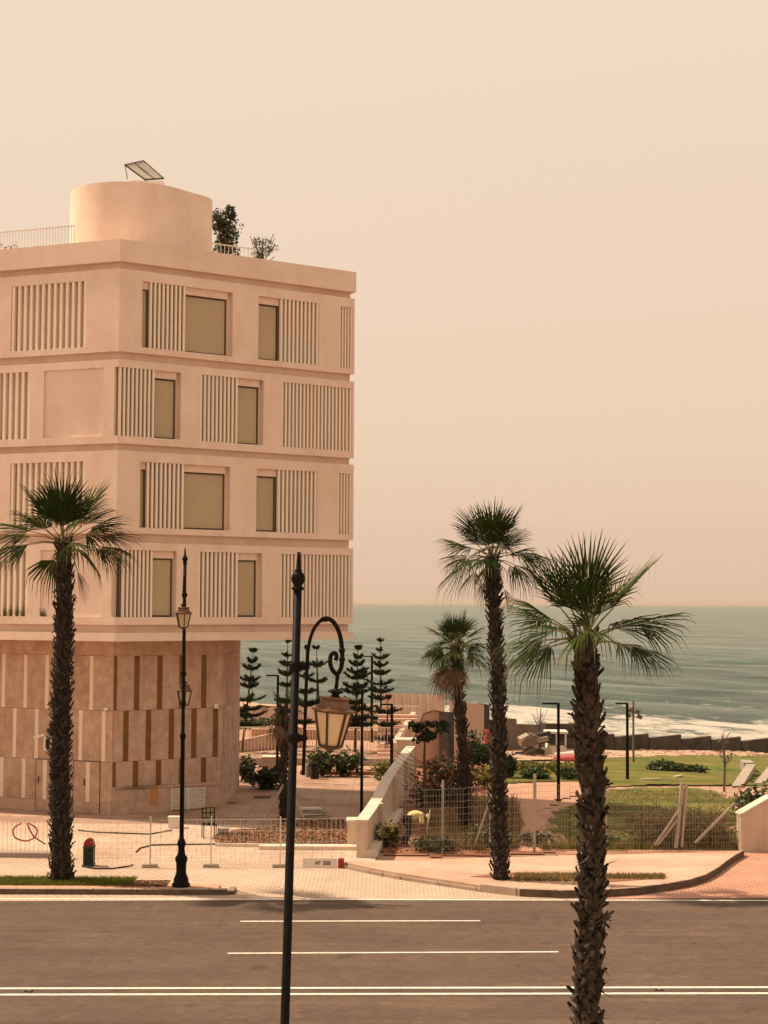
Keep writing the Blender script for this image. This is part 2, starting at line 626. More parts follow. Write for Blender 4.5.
for px_, py_, lb in ((29, 991.2, 'small dark drain plate between the double white lines on the left'), (659, 989.8, 'small dark drain plate between the double white lines on the right')):
    q_ = G(px_, py_)
    mb = MB(); mb.box((0, 0, .006), (.16, .16, .012), 'black'); mb.box((0, 0, .014), (.06, .12, .006), 'concrete_md')
    tag(mb.build('drain_plate', None, q_), lb, 'drain cover')
# near side verge behind the camera's near edge
mb = MB(); mb.prism([(-300, 4), (300, 4), (300, 22.8), (-300, 22.8)], -.03, .13, 'pave'); struct(mb.build('near_pavement'))
mb = MB(); mb.prism([(-300, 22.8), (300, 22.8), (300, 23.0), (-300, 23.0)], -.03, .15, 'kerb'); struct(mb.build('near_kerb'))
# far side: paving between the road and the plots
sheet('forecourt_paving', [(-60, e0[1]), (5.3, e1[1] + (e0[1] - e1[1]) * .491), (5.3, 47.6), (-60, 47.6)], 'pave', .004, px=False)
sheet('pink_paving', [(5.3, e1[1] + (e0[1] - e1[1]) * .491), (80, e1[1]), (80, 60), (5.3, 60)], 'pave_pink', .004, px=False)
sheet('plaza', [(-60, 47.6), (-.2, 47.6), (-.2, 55.2), (-60, 56.0)], 'plaza', .006, px=False)
sheet('upper_plaza', [(-60, 56.0), (-.2, 55.2), (1.2, 70.0), (-60, 72)], 'plaza_shade', .006, px=False)
EDGE = lambda x: e0[1] + (x + 300) * (e1[1] - e0[1]) / 600


# left island with kerb and strip of grass
def raised(name, plan, z, ktop, kside=None, kerbw=.16):
    mb = MB()
    mb.prism(plan, -.02, z, kside or 'kerb', ktop)
    return struct(mb.build(name))


xk = G(228, 893).x
yk0, yk1 = EDGE(-30) + .35, EDGE(xk) + .35
raised('pavement_island', [(-60, yk0 + .2), (xk - .25, yk1 + .2), (xk - .25, yk1 + .9), (-60, yk0 + 2.0)], .13, 'path')
mb = MB()
for i in range(48):
    a = -60 + (xk + 60) * i / 48; b = -60 + (xk + 60) * (i + 1) / 48
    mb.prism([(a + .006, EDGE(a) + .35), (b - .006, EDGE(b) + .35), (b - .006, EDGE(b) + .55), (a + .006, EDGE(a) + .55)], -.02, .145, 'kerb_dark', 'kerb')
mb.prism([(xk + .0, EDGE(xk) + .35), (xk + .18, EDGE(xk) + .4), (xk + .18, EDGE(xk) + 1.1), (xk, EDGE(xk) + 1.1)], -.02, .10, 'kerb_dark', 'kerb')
struct(mb.build('island_kerb'))


def tufts(mb, n, fpos, h, key, w=.012, spread=.05):
    for i in range(n):
        p = fpos()
        if p is None: continue
        a = rnd.uniform(0, 6.28)
        hh = h * rnd.uniform(.5, 1.3)
        dx, dy = math.cos(a) * w, math.sin(a) * w
        lx, ly = rnd.gauss(0, spread), rnd.gauss(0, spread)
        mb.face([(p[0] - dx, p[1] - dy, p[2]), (p[0] + dx, p[1] + dy, p[2]), (p[0] + lx, p[1] + ly, p[2] + hh)], key)


ga, gb = G(-30, 885), G(132, 881)
mb = MB()
mb.prism([(ga.x, EDGE(ga.x) + .95), (gb.x, EDGE(gb.x) + .95), (gb.x + .1, EDGE(gb.x) + 1.6), (gb.x - 1.2, EDGE(gb.x) + 1.95), (ga.x, EDGE(ga.x) + 1.95)], .10, .15, 'lawn')
def gp():
    x = rnd.uniform(ga.x, gb.x + .2)
    y = EDGE(x) + rnd.uniform(.95, 1.95)
    return (x, y, .14)
tufts(mb, 9000, gp, .10, 'grass1', .012)
tag(mb.build('island_grass'), 'strip of short green grass around the left palm on the kerb island', 'grass', kind='stuff')
mb = MB()
gc, gd = G(128, 881).x, G(170, 886).x
for i in range(1200):
    x = rnd.uniform(gc, gd); y = EDGE(x) + rnd.uniform(.8, 1.7)
    mb.box((x, y, .145), (rnd.uniform(.02, .07), .03, .02), rnd.choice(['mulch1', 'mulch2']), rnd.uniform(0, 3))
tag(mb.build('island_mulch'), 'patch of brown mulch between the left palm grass and the lamp base', 'mulch', kind='stuff')

# right pavement: curved kerb
kp = [(340, 862), (370, 868.5), (400, 874), (440, 880), (480, 886), (520, 890.5), (560, 892), (600, 891.5), (640, 889), (668, 885), (690, 881), (706, 876), (718, 869), (727, 862), (736, 856), (744, 851.5)]
kz = .16
inner = [G(a, b - 2.2, kz) for a, b in kp]
outer = [G(a, b, kz) for a, b in kp]
mb = MB()
for i in range(len(kp) - 1):
    a, b, c, d = outer[i], outer[i + 1], inner[i + 1], inner[i]
    n = max(1, int((b - a).length / 1.0))
    for j in range(n):
        t0, t1 = j / n + .006, (j + 1) / n - .006
        q = [a.lerp(b, t0), a.lerp(b, t1), d.lerp(c, t1), d.lerp(c, t0)]
        # kerb width 0.16 m inward
        qq = []
        for (o_, i_) in ((q[0], q[3]), (q[1], q[2])):
            v = (i_ - o_); v.z = 0
            qq.append(o_ + v.normalized() * .17)
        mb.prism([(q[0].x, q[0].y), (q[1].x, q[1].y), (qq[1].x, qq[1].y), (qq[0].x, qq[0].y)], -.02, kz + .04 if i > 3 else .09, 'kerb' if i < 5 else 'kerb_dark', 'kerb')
struct(mb.build('curved_kerb'))
far = [G(741, 850.5, kz), G(640, 853.5, kz), G(540, 856, kz), G(470, 858, kz), G(400, 860.5, kz), G(362, 860, kz)]
poly = [(p.x, p.y) for p in [G(a, b - 1.2, kz) for a, b in kp]] + [(p.x, p.y) for p in far]
mb = MB()
mb.prism(poly, -.02, .15, 'walk')
struct(mb.build('pavement'))
# verge with grass on the pavement beside the two right palms
ra = [G(470, 878, .12), G(600, 884, .12), G(668, 879, .12), G(600, 875, .12), G(510, 874, .12)]
mb = MB()
mb.prism([(p.x, p.y) for p in ra], .08, .165, 'soil')
def gp2():
    px_ = rnd.uniform(515, 665); py_ = rnd.uniform(875, 882.5) if px_ < 600 else rnd.uniform(876, 880.5)
    p = G(px_, py_, .125)
    return (p.x, p.y, .155)
tufts(mb, 1800, gp2, .09, 'grass1', .012)
tufts(mb, 1800, gp2, .10, 'grass_dry', .012)
tag(mb.build('verge_grass'), 'thin strip of grass and dry stubble on the right pavement beside the kerb', 'grass', kind='stuff')


# ------------------------------------------------------------------ sun and sky
SUN_EL, SUN_A = R(55), R(18)
S = Vector((-math.cos(SUN_A) * math.cos(SUN_EL), math.sin(SUN_A) * math.cos(SUN_EL), math.sin(SUN_EL)))
ld = bpy.data.lights.new('sun', 'SUN')
ld.energy = 5.0
ld.angle = R(.8)
ld.color = (1, .80, .58)
lo_ = bpy.data.objects.new('sun', ld)
COL.objects.link(lo_)
lo_.rotation_euler = (-S).to_track_quat('-Z', 'Y').to_euler()
w = bpy.data.worlds.new('World')
sc.world = w
w.use_nodes = True
N, L = w.node_tree.nodes, w.node_tree.links
sky = N.new('ShaderNodeTexSky')
sky.sky_type = 'NISHITA'
sky.sun_disc = False
sky.sun_elevation = SUN_EL
sky.sun_rotation = math.atan2(S.x, S.y)
sky.dust_density = 6
sky.air_density = 1.0
tc = N.new('ShaderNodeTexCoord')
sp = N.new('ShaderNodeSeparateXYZ')
L.new(tc.outputs['Generated'], sp.inputs[0])
rp = N.new('ShaderNodeValToRGB')
e = rp.color_ramp.elements
e[0].position = 0.0; e[0].color = (.665, .465, .335, 1)
e[1].position = 1.0; e[1].color = (.60, .49, .37, 1)
k = e.new(.10); k.color = (.735, .54, .385, 1)
k = e.new(.35); k.color = (.76, .60, .44, 1)
L.new(sp.outputs['Z'], rp.inputs[0])
sc10 = N.new('ShaderNodeMixRGB'); sc10.blend_type = 'MULTIPLY'; sc10.inputs[0].default_value = 1
sc10.inputs[2].default_value = (10, 10, 10, 1)
L.new(rp.outputs[0], sc10.inputs[1])
mxw = N.new('ShaderNodeMixRGB'); mxw.inputs[0].default_value = .9
L.new(sky.outputs[0], mxw.inputs[1])
L.new(sc10.outputs[0], mxw.inputs[2])
L.new(mxw.outputs[0], N['Background'].inputs[0])
N['Background'].inputs[1].default_value = .103
sc.view_settings.view_transform = 'Standard'
sc.view_settings.look = 'None'
sc.view_settings.exposure = .27
sc.view_settings.gamma = 1
sc.view_settings.use_curve_mapping = False
sc.cycles.max_bounces = 6
sc.cycles.volume_bounces = 1
sc.cycles.use_denoising = True

# ------------------------------------------------------------------ the apartment building
C = P(120.5, 239, 56.0)
ZT = C.z


def solveY(px, py, z):
    d = ray(px, py)
    return CAMLOC + d * ((z - CH) / d.z)


E = solveY(355, 272.3, ZT)
L1 = solveY(0, 249.8, ZT)
C2, E2, L2 = (Vector((p.x, p.y)) for p in (C, E, L1))
dL = (L2 - C2).normalized()
dR = (E2 - C2).normalized()
nL = Vector((dL.y, -dL.x)); nL = nL if nL.y < 0 else -nL
nR = Vector((dR.y, -dR.x)); nR = nR if nR.y < 0 else -nR
LEN_L = 13.0
LEN_R = (E2 - C2).length
LF = C2 + dL * LEN_L
EB = E2 + Vector((-2.2, 3.6))  # unseen back corner, shaped shallow to keep the building's shadow narrow
BB = C2 + Vector((-1.0, 12.5))
BL = LF + Vector((-.5, 10.5))
PLAN = [C2, E2, EB, BB, BL, LF]      # counter-clockwise seen from above


def inset(plan, d):
    n = len(plan)
    out = []
    for i in range(n):
        a, b, c = plan[i - 1], plan[i], plan[(i + 1) % n]
        d1, d2 = (b - a).normalized(), (c - b).normalized()
        n1, n2 = Vector((-d1.y, d1.x)), Vector((-d2.y, d2.x))
        m = (n1 + n2)
        m = m / m.dot(n1)
        out.append(b + m * d)
    return out


BLD = thing('apartment_building', 'pink rendered five level block with slatted screens above a stone podium', 'building', (0, 0, 0))


def zat(py):
    return P(120.5, py, 56.0).z


TL = .26
INN = inset(PLAN, TL)


def outer_pt(face, u):
    return C2 + (dL if face == 'L' else dR) * u


def inner_pt(face, u):
    d = dL if face == 'L' else dR
    nn = nL if face == 'L' else nR
    if u <= .001: return INN[0]
    ln = LEN_L if face == 'L' else LEN_R
    if u >= ln - .001: return INN[1] if face == 'R' else INN[5]
    return C2 + d * u - nn * TL


def slab_piece(mb, face, u0, u1, z0, z1, k='wall'):
    if u1 - u0 < .005 or z1 - z0 < .005: return
    a, b = outer_pt(face, u0), outer_pt(face, u1)
    c, d = inner_pt(face, u1), inner_pt(face, u0)
    pl = [a, b, c, d] if face == 'R' else [b, a, d, c]
    mb.prism(pl, z0, z1, k)


def pxu(face, px, py):
    """distance along the face from the corner for a pixel column"""
    d = ray(px, py)
    o, dd = (C2, dR if face == 'R' else dL)
    # CAM.xy + t*d.xy = o + u*dd
    det = d.x * (-dd.y) + dd.x * d.y
    rx, ry = o.x - 0, o.y - 0
    t = (rx * (-dd.y) + dd.x * ry) / det
    u = (d.x * ry - d.y * rx) / det
    return abs(u)


bands = dict(slab=(239, 261), s1=(268, 351), s2=(359, 443), s3=(450, 533), s4=(542, 625), base=(633, 641.5))
# roof slab, grooves, base slab
mb = MB(); pr = inset(PLAN, -.04)
mb.prism(pr, zat(261), zat(239), 'wall'); mb.build('roof_slab', BLD)
mb = MB(); mb.prism(inset(PLAN, -.02), zat(641.5), zat(633), 'wall'); mb.build('base_slab', BLD)
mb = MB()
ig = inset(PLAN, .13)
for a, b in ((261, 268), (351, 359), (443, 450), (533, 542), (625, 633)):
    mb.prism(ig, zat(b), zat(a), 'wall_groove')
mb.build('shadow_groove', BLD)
# back walls beyond the layer (all the plan, inset)
for nm in ('s1', 's2', 's3', 's4'):
    y0, y1 = bands[nm]
    mb = MB(); z0, z1 = zat(y1), zat(y0)
    pl = [INN[0], INN[1], EB, BB, BL, INN[5]]
    pl = [INN[0], INN[1], PLAN[2], PLAN[3], PLAN[4], INN[5]]
    mb.prism(pl, z0 + .001, z1 - .001, 'wall')
    mb.build('storey_core', BLD)

OPEN = {
    's1': {'R': [(142.2, 232.9, [('w', 142.5, 149.6), ('s', 150.4, 185.6, 9), ('w', 186.2, 229)]),
                 (258.6, 319.2, [('w', 258.8, 280.3), ('s', 281.2, 318.8, 10)]),
                 (339.6, 354.4, [('s', 339.8, 354, 5)])],
           'L': [(86.4, 11.2, [('s', 86.0, 11.8, 13)]), (-25, -85, [('b',)])]},
    's2': {'R': [(119, 180.9, [('s', 119.6, 154.6, 9), ('w', 155.8, 177.7)]),
                 (200.2, 263.7, [('s', 200.5, 238, 10), ('w', 238.8, 260.8)]),
                 (281.6, 353.3, [('s', 282, 353, 20)])],
           'L': [(103.2, 43.5, [('b',)]), (30, -40, [('s', 29.6, -39.5, 12)])]},
    's3': {'R': [(140, 230.3, [('w', 140.3, 146.6), ('s', 147.4, 184, 9), ('w', 184.6, 227)]),
                 (256.4, 317.2, [('w', 256.6, 277.6), ('s', 278.6, 316.8, 10)]),
                 (338, 352.4, [('s', 338.2, 352, 5)])],
           'L': [(85, 10, [('s', 84.6, 10.6, 13)]), (-25, -85, [('b',)])]},
    's4': {'R': [(118, 176.6, [('w', 119.5, 121.8), ('s', 122.9, 152.6, 8), ('w', 153.2, 174.6)]),
                 (198, 262.2, [('s', 198.4, 238, 10), ('w', 238.8, 258.4)]),
                 (280, 350.8, [('s', 280.4, 350.4, 20)])],
           'L': [(101, 40, [('b',)]), (28, -42, [('s', 27.6, -41.5, 12)])]},
}
for nm, faces in OPEN.items():
    y0, y1 = bands[nm]
    z0, z1 = zat(y1), zat(y0)
    oz1 = z1 - (.36 if nm in ('s1', 's3') else .27)
    oz0 = z0 + (.22 if nm in ('s1', 's3') else .27)
    ym = (y0 + y1) / 2
    wallmb = MB()
    for face, ops in faces.items():
        ln = LEN_R if face == 'R' else LEN_L
        cuts = []
        for op in ops:
            ua, ub = sorted((pxu(face, op[0], ym), pxu(face, op[1], ym)))
            if face == 'R' and op[0] in (119, 118): ua = 0
            if face == 'R' and op[1] > 350: ub = ln - .04
            if face == 'L' and op[0] > 200: pass
            ub = min(ub, ln - .1)
            cuts.append((ua, ub, op[2]))
        # solid pieces
        u = .16 if (face == 'L' and nm in ('s2', 's4')) else 0
        if u:   # corner opening: only strips above and below on the left face
            slab_piece(wallmb, 'L', 0, u, z0, oz0); slab_piece(wallmb, 'L', 0, u, oz1, z1)
        for (ua, ub, con) in cuts:
            slab_piece(wallmb, face, u, ua, z0, z1)
            slab_piece(wallmb, face, ua, ub, z0, oz0)
            slab_piece(wallmb, face, ua, ub, oz1, z1)
            u = ub
        slab_piece(wallmb, face, u, ln, z0, z1)
        for (ua, ub, con) in cuts:
            nn = nL if face == 'L' else nR
            dd = dL if face == 'L' else dR
            rz = math.atan2(dd.y, dd.x)
            for c in con:
                if c[0] == 'b':     # blank recessed panel
                    m2 = MB()
                    a = C2 + dd * (ua + ub) / 2 - nn * (.075 + (TL - .075) / 2)
                    m2.box((a.x, a.y, (oz0 + oz1) / 2), (ub - ua - .004, TL - .077, oz1 - oz0 - .004), 'wall', rz)
                    m2.build('blank_panel', BLD)
                elif c[0] == 's':
                    a_, b_ = sorted((pxu(face, c[1], ym), pxu(face, c[2], ym)))
                    a_ = max(a_, .0 if face == 'R' else 0)
                    b_ = min(b_, ub - .01)
                    n = c[3]
                    m2 = MB()
                    pitch = (b_ - a_) / (n - .5)
                    wd = pitch * (.42 if face == 'L' else .46)
                    for i in range(n):
                        uu = a_ + wd / 2 + i * (b_ - a_ - wd) / (n - 1)
                        q = C2 + dd * uu - nn * .085
                        m2.box((q.x, q.y, (oz0 + oz1) / 2), (wd, .13, oz1 - oz0 - .006), 'slat', rz)
                    if face == 'R':    # window behind the screen, gap shade put into its dark colour
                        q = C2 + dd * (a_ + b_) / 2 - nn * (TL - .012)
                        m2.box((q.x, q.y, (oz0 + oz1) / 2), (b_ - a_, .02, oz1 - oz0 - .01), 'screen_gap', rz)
                    m2.build('slat_screen', BLD)
                else:
                    a_, b_ = sorted((pxu(face, c[1], ym), pxu(face, c[2], ym)))
                    b_ = min(b_, ub - .01)
                    hd = .26            # blind box above the glass
                    m2 = MB()
                    zc0, zc1 = oz0 + .01, oz1 - hd
                    q = lambda uu, dep: C2 + dd * uu - nn * dep
                    c1 = q((a_ + b_) / 2, TL - .07)
                    m2.box((c1.x, c1.y, oz1 - hd / 2 - .002), (b_ - a_, .13, hd), 'wall', rz)
                    m2m = m2.build('blind_box', BLD)
                    m3 = MB(); fw = .055 if b_ - a_ > .5 else .03
                    for uu in (a_ + fw / 2, b_ - fw / 2):
                        c1 = q(uu, TL - .03)
                        m3.box((c1.x, c1.y, (zc0 + zc1) / 2), (fw, .05, zc1 - zc0), 'darkframe', rz)
                    for zz in (zc0 + fw / 2, zc1 - fw / 2):
                        c1 = q((a_ + b_) / 2, TL - .032)
                        m3.box((c1.x, c1.y, zz), (b_ - a_ - 2 * fw, .05, fw), 'darkframe', rz)
                    wf = m3.build('window', BLD)
                    m4 = MB()
                    c1 = q((a_ + b_) / 2, TL - .016)
                    m4.box((c1.x, c1.y, (zc0 + zc1) / 2), (b_ - a_ - .03, .012, zc1 - zc0 - .03), 'blind', rz)
                    m4.build('pane', wf)
    wallmb.build('storey_wall', BLD)

# planter grass on the lowest storey
mb = MB()
s4z = zat(625) + .27
ua, ub = pxu('L', 45, 610), pxu('L', -45, 610)
def pg():
    u = rnd.uniform(ua, ub)
    if noise.noise(Vector((u * 2.2, 0, 0))) < -.25 and rnd.random() < .7: return None
    q = C2 + dL * u - nL * rnd.uniform(.02, .2)
    return (q.x, q.y, s4z)
tufts(mb, 900, pg, .28, 'grass1', .014, .06)
tufts(mb, 500, pg, .32, 'grass_dry', .014, .06)
tag(mb.build('planter_grass'), 'low grass growing along the ledge of the lowest pink storey', 'grass', kind='stuff')

# roof drum (rounded stairwell volume)
r1 = 2.35
c1 = P(68, 210, 59.6)
c1 = Vector((c1.x + r1 - .06, 59.6 + .9))
pr_ = P(216, 220, 62.3)
r2 = 1.0
dDr = dR
# right end centre so that its right silhouette is at px 213
c2 = Vector((pr_.x - r2 * 1.0, c1.y + (pr_.x - r2 - c1.x) * (dR.y / dR.x) * .28))
plan = []
nn1 = Vector(((c2 - c1).y, -(c2 - c1).x)).normalized()
base_a = math.atan2(nn1.y, nn1.x)
for i in range(33):     # round the left end, clockwise side first
    a = base_a - math.pi * i / 32
    plan.append(c1 + Vector((math.cos(a), math.sin(a))) * r1)
for i in range(25):
    a = base_a - math.pi - math.pi * i / 24
    plan.append(c2 + Vector((math.cos(a), math.sin(a))) * r2)
def hull(ps):
    ps = sorted((round(p.x, 5), round(p.y, 5)) for p in ps)
    def half(q):
        h = []
        for p in q:
            while len(h) > 1 and (h[-1][0] - h[-2][0]) * (p[1] - h[-2][1]) - (h[-1][1] - h[-2][1]) * (p[0] - h[-2][0]) <= 0: h.pop()
            h.append(p)
        return h[:-1]
    return half(ps) + half(ps[::-1])
plan = hull([c1 + Vector((math.cos(i * math.pi / 32), math.sin(i * math.pi / 32))) * r1 for i in range(64)] + [c2 + Vector((math.cos(i * math.pi / 32), math.sin(i * math.pi / 32))) * r2 for i in range(64)])
zd = P(100, 186.5, 58.9).z
mb = MB()
n = len(plan)
mb.mesh([(x, y, ZT - .02) for x, y in plan] + [(x, y, zd) for x, y in plan], [(i, (i + 1) % n, n + (i + 1) % n, n + i) for i in range(n)], 'wall')
mb.face([(x, y, zd) for x, y in plan], 'wall')
dr = mb.build('roof_drum', BLD)
for p_ in dr.data.polygons:
    if abs(p_.normal.z) < .5: p_.use_smooth = True
# solar collector on the drum
cb = P(148, 181, 60.0)
mb = MB(); mb.box((cb.x, cb.y, zd + .16), (1.25, .9, .5), 'white', .1)
col_ = mb.build('collector_base', BLD)
mb = MB()
A0, A1, A2, A3 = P(125, 165, 59.7), P(143.5, 161, 60.6), P(163.5, 178.5, 60.4), P(145, 179.6, 59.5)
for a, b in ((A0, A1), (A1, A2), (A2, A3), (A3, A0)):
    mb.bar(a, b, .06, 'darkframe')
mb.bar(A0.lerp(A1, .5), A3.lerp(A2, .5), .05, 'darkframe')
mb.bar(A0, A0 + Vector((.1, 0, -.55)), .04, 'galv'); mb.bar(A1, A1 + Vector((0, 0, -.55)), .04, 'galv')
fr_ = mb.build('collector_frame', BLD)
mb = MB(); off = Vector((0, 0, .02))
mb.face([A0 + off, A3 + off, A2 + off, A1 + off], 'panel'); mb.build('collector_glass', fr_)


def railing(name, parent, a, b, h, pitch, barw, key, postw=None, toprail=True, seg=None, z=None):
    mb = MB()
    a, b = Vector(a), Vector(b)
    ln = (b - a).length
    n = max(2, int(ln / pitch))
    for i in range(n + 1):
        p = a.lerp(b, i / n)
        mb.bar(p, p + Vector((0, 0, h)), barw, key)
    up = Vector((0, 0, h))
    if toprail: mb.bar(a + up, b + up, barw * 1.8, key)
    mb.bar(a + Vector((0, 0, .08)), b + Vector((0, 0, .08)), barw * 1.5, key)
    return mb.build(name, parent)


q0 = C2 + dL * pxu('L', 69, 240) - nL * .35; q1 = C2 + dL * (LEN_L - .5) - nL * .35
railing('roof_railing', BLD, (q0.x, q0.y, ZT - .05), (q1.x, q1.y, ZT - .05), .78, .13, .02, 'white')
q0 = C2 + dR * pxu('R', 214, 250) - nR * .4; q1 = C2 + dR * pxu('R', 261, 258) - nR * .4
railing('roof_railing', BLD, (q0.x, q0.y, ZT - .05), (q1.x, q1.y, ZT - .05), .48, .16, .022, 'white')

# podium
PC = G(112, 815); PC2 = Vector((PC.x, PC.y))
PRr = G(221, 807.5); PR2 = Vector((PRr.x, PRr.y))
PB = G(238.5, 789); PB2 = Vector((PB.x, PB.y))
PLf = PC2 + dL * 15
ZP = zat(641.5) + .0
ZP = P(112, 641, PC.y).z + .12
ZP = min(ZP, zat(641.5) + .05)
podp = [PC2, PR2, PB2, Vector((PB2.x - 6, PB2.y + 3)), PLf + Vector((0, 8)), PLf]
mb = MB(); mb.prism(podp, -.02, ZP, 'stone')
pod = mb.build('podium_wall', BLD)
dPR = (PR2 - PC2).normalized(); nPR = Vector((dPR.y, -dPR.x))
nPR = nPR if nPR.y < 0 else -nPR
dPB = (PB2 - PR2).normalized(); nPB = Vector((dPB.y, -dPB.x))
nPB = nPB if nPB.x > 0 else -nPB


def pod_u(face, px, py):
    d = ray(px, py)
    dd = dL if face == 'L' else dPR
    o = PC2
    det = d.x * (-dd.y) + dd.x * d.y
    return abs((d.x * o.y - d.y * o.x) / det)


zrow = [P(112, y, PC.y).z for y in (656, 711, 762)]
mbp = MB(); mbj = MB(); mbs = MB(); mbd = MB()


def podpanel(face, u0, u1, z0, z1, mb, key, dep=.03, off=0.0):
    dd, nn = {'L': (dL, nL), 'R': (dPR, nPR), 'B': (dPB, nPB)}[face]
    o = PR2 if face == 'B' else PC2
    c = o + dd * (u0 + u1) / 2 + nn * (dep / 2 + off)
    if mb is None:
        m_ = MB(); m_.box((c.x, c.y, (z0 + z1) / 2), (abs(u1 - u0), dep, z1 - z0), key, math.atan2(dd.y, dd.x))
        return m_.build('pale_inlay' if key == 'strip_light' else 'bronze_inlay', BLD)
    mb.box((c.x, c.y, (z0 + z1) / 2), (abs(u1 - u0), dep, z1 - z0), key, math.atan2(dd.y, dd.x))


LR = (PR2 - PC2).length; LB = (PB2 - PR2).length
rows = [(zrow[0], ZP - .02, 'x'), (zrow[1], zrow[0], 0), (zrow[2], zrow[1], 1), (.42, zrow[2], 2), (0, .42, 's')]
stripL = {0: [4, 26, 47.5, 69.5, 92], 1: [15, 37, 59, 81, 104], 2: [2, 24, 45.5, 67, 88.5]}
stripR = {0: [114, 136.5, 159.5, 181.5, 203.5], 1: [125.5, 148, 171, 193.5, 215], 2: [112.6, 135, 158, 181, 203]}
G_ = .008
for (z0, z1, kind) in rows:
    for face, ln in (('L', 15), ('R', LR), ('B', LB)):
        if kind == 'x' or kind == 's':
            n = max(1, round(ln / 2.5))
            for i in range(n):
                podpanel(face, ln * i / n + G_, ln * (i + 1) / n - G_, z0 + G_, z1 - G_, mbp, 'stone' if kind == 'x' else 'stone_lo', .025)
            continue
        if face == 'B':
            n = 6
            for i in range(n):
                u0 = ln * (i + (.5 if kind == 1 else 0)) / n
                if u0 >= ln: continue
                podpanel(face, u0 + G_, min(ln, u0 + ln / n) - G_ - .1, z0 + G_, z1 - G_, mbp, 'stone', .03)
                podpanel(face, min(ln, u0 + ln / n) - .1, min(ln, u0 + ln / n), z0 + G_, z1 - G_, None, 'strip_dark', .02)
            continue
        st = (stripL if face == 'L' else stripR)[kind]
        ym = {0: 684, 1: 737, 2: 785}[kind]
        us = sorted(pod_u(face, s, ym) for s in st)
        sp_ = (us[-1] - us[0]) / (len(us) - 1)
        while us[-1] + sp_ < ln - .2 and face == 'L': us.append(us[-1] + sp_)
        wid = .16 if face == 'L' else .20
        prev = 0
        for u in us + [ln + wid / 2]:
            a, b = u - wid / 2, u + wid / 2
            a = max(a, prev)
            if a - prev > .1:
                podpanel(face, prev + G_, a - G_, z0 + G_, z1 - G_, mbp, 'stone', .03)
            if u <= ln:
                podpanel(face, max(0, a) + .001, min(b, ln) - .001, z0 + G_, z1 - G_, None, 'strip_light' if face == 'L' else 'strip_dark', .036 if face == 'L' else .018)
            prev = b
mbp.build('stone_cladding', BLD)
# doors in the podium
for (pa, pb) in ((36.5, 51), (74, 100)):
    mb = MB(); u0, u1 = sorted((pod_u('L', pa, 790), pod_u('L', pb, 790)))
    podpanel('L', u0, u1, .02, zrow[2] - .02, mb, 'stone', .05)
    d_ = mb.build('door', BLD)
    mb = MB()
    for (a, b, z0, z1) in ((u0 - .02, u0, .02, zrow[2]), (u1, u1 + .02, .02, zrow[2]), (u0, u1, zrow[2] - .02, zrow[2])):
        podpanel('L', a, b, z0, z1, mb, 'darkframe', .054)
    mb.build('door_frame', d_)
    mb = MB(); us_ = pod_u('L', 45.5 if pa < 60 else 88.5, 785)
    podpanel('L', us_ - .08, us_ + .08, .42, zrow[2] - .04, mb, 'strip_light', .012, off=.05)
    mb.build('pale_inlay', d_)
    mb = MB(); podpanel('L', u1 - .12 if pa < 60 else u0 + .6, u1 - .1 if pa < 60 else u0 + .62, 1.0, 1.25, mb, 'black', .04, off=.05); mb.build('handle', d_)
# low planter in front of the podium
fa, fb = G(110, 814.6), G(170, 812), 
fc = G(219.5, 809.2)
f0, f1, f2 = (Vector((p.x, p.y)) for p in (fa, fb, fc))
hp0, hp1 = P(110, 787.5, fa.y).z, P(219, 782, fc.y).z
hp = (hp0 + hp1) / 2
mb = MB(); mb.prism([f0, f1, f2, PR2 + nPR * .04, PC2 + nPR * .04], 0, hp - .07, 'stone', 'soil')
pl_ = mb.build('planter', BLD)
mb = MB()
pin = [f0 - Vector((.03, .03)), f1 + nPR * .03, f2 + Vector((.04, -.02)), PR2 + nPR * .045, PC2 + nPR * .045]
mb.prism(pin, hp - .07, hp, 'stone_lo'); mb.build('coping', pl_)


def front_panel(name, pa, pb, z0, z1, key, dep, parent=None, build=True):
    a, b = (f0, f1) if pb <= 171 else (f1, f2)
    d = (b - a).normalized(); nn = Vector((d.y, -d.x))
    def uof(px):
        r_ = ray(px, 800)
        det = r_.x * (-d.y) + d.x * r_.y
        return (r_.x * a.y - r_.y * a.x) / det
    u0, u1 = uof(pa), uof(pb)
    c = a + d * (u0 + u1) / 2 + nn * dep / 2
    mb = MB(); mb.box((c.x, c.y, (z0 + z1) / 2), (abs(u1 - u0), dep, z1 - z0), key, math.atan2(d.y, d.x))
    return mb.build(name, parent), c, d, nn, abs(u1 - u0)


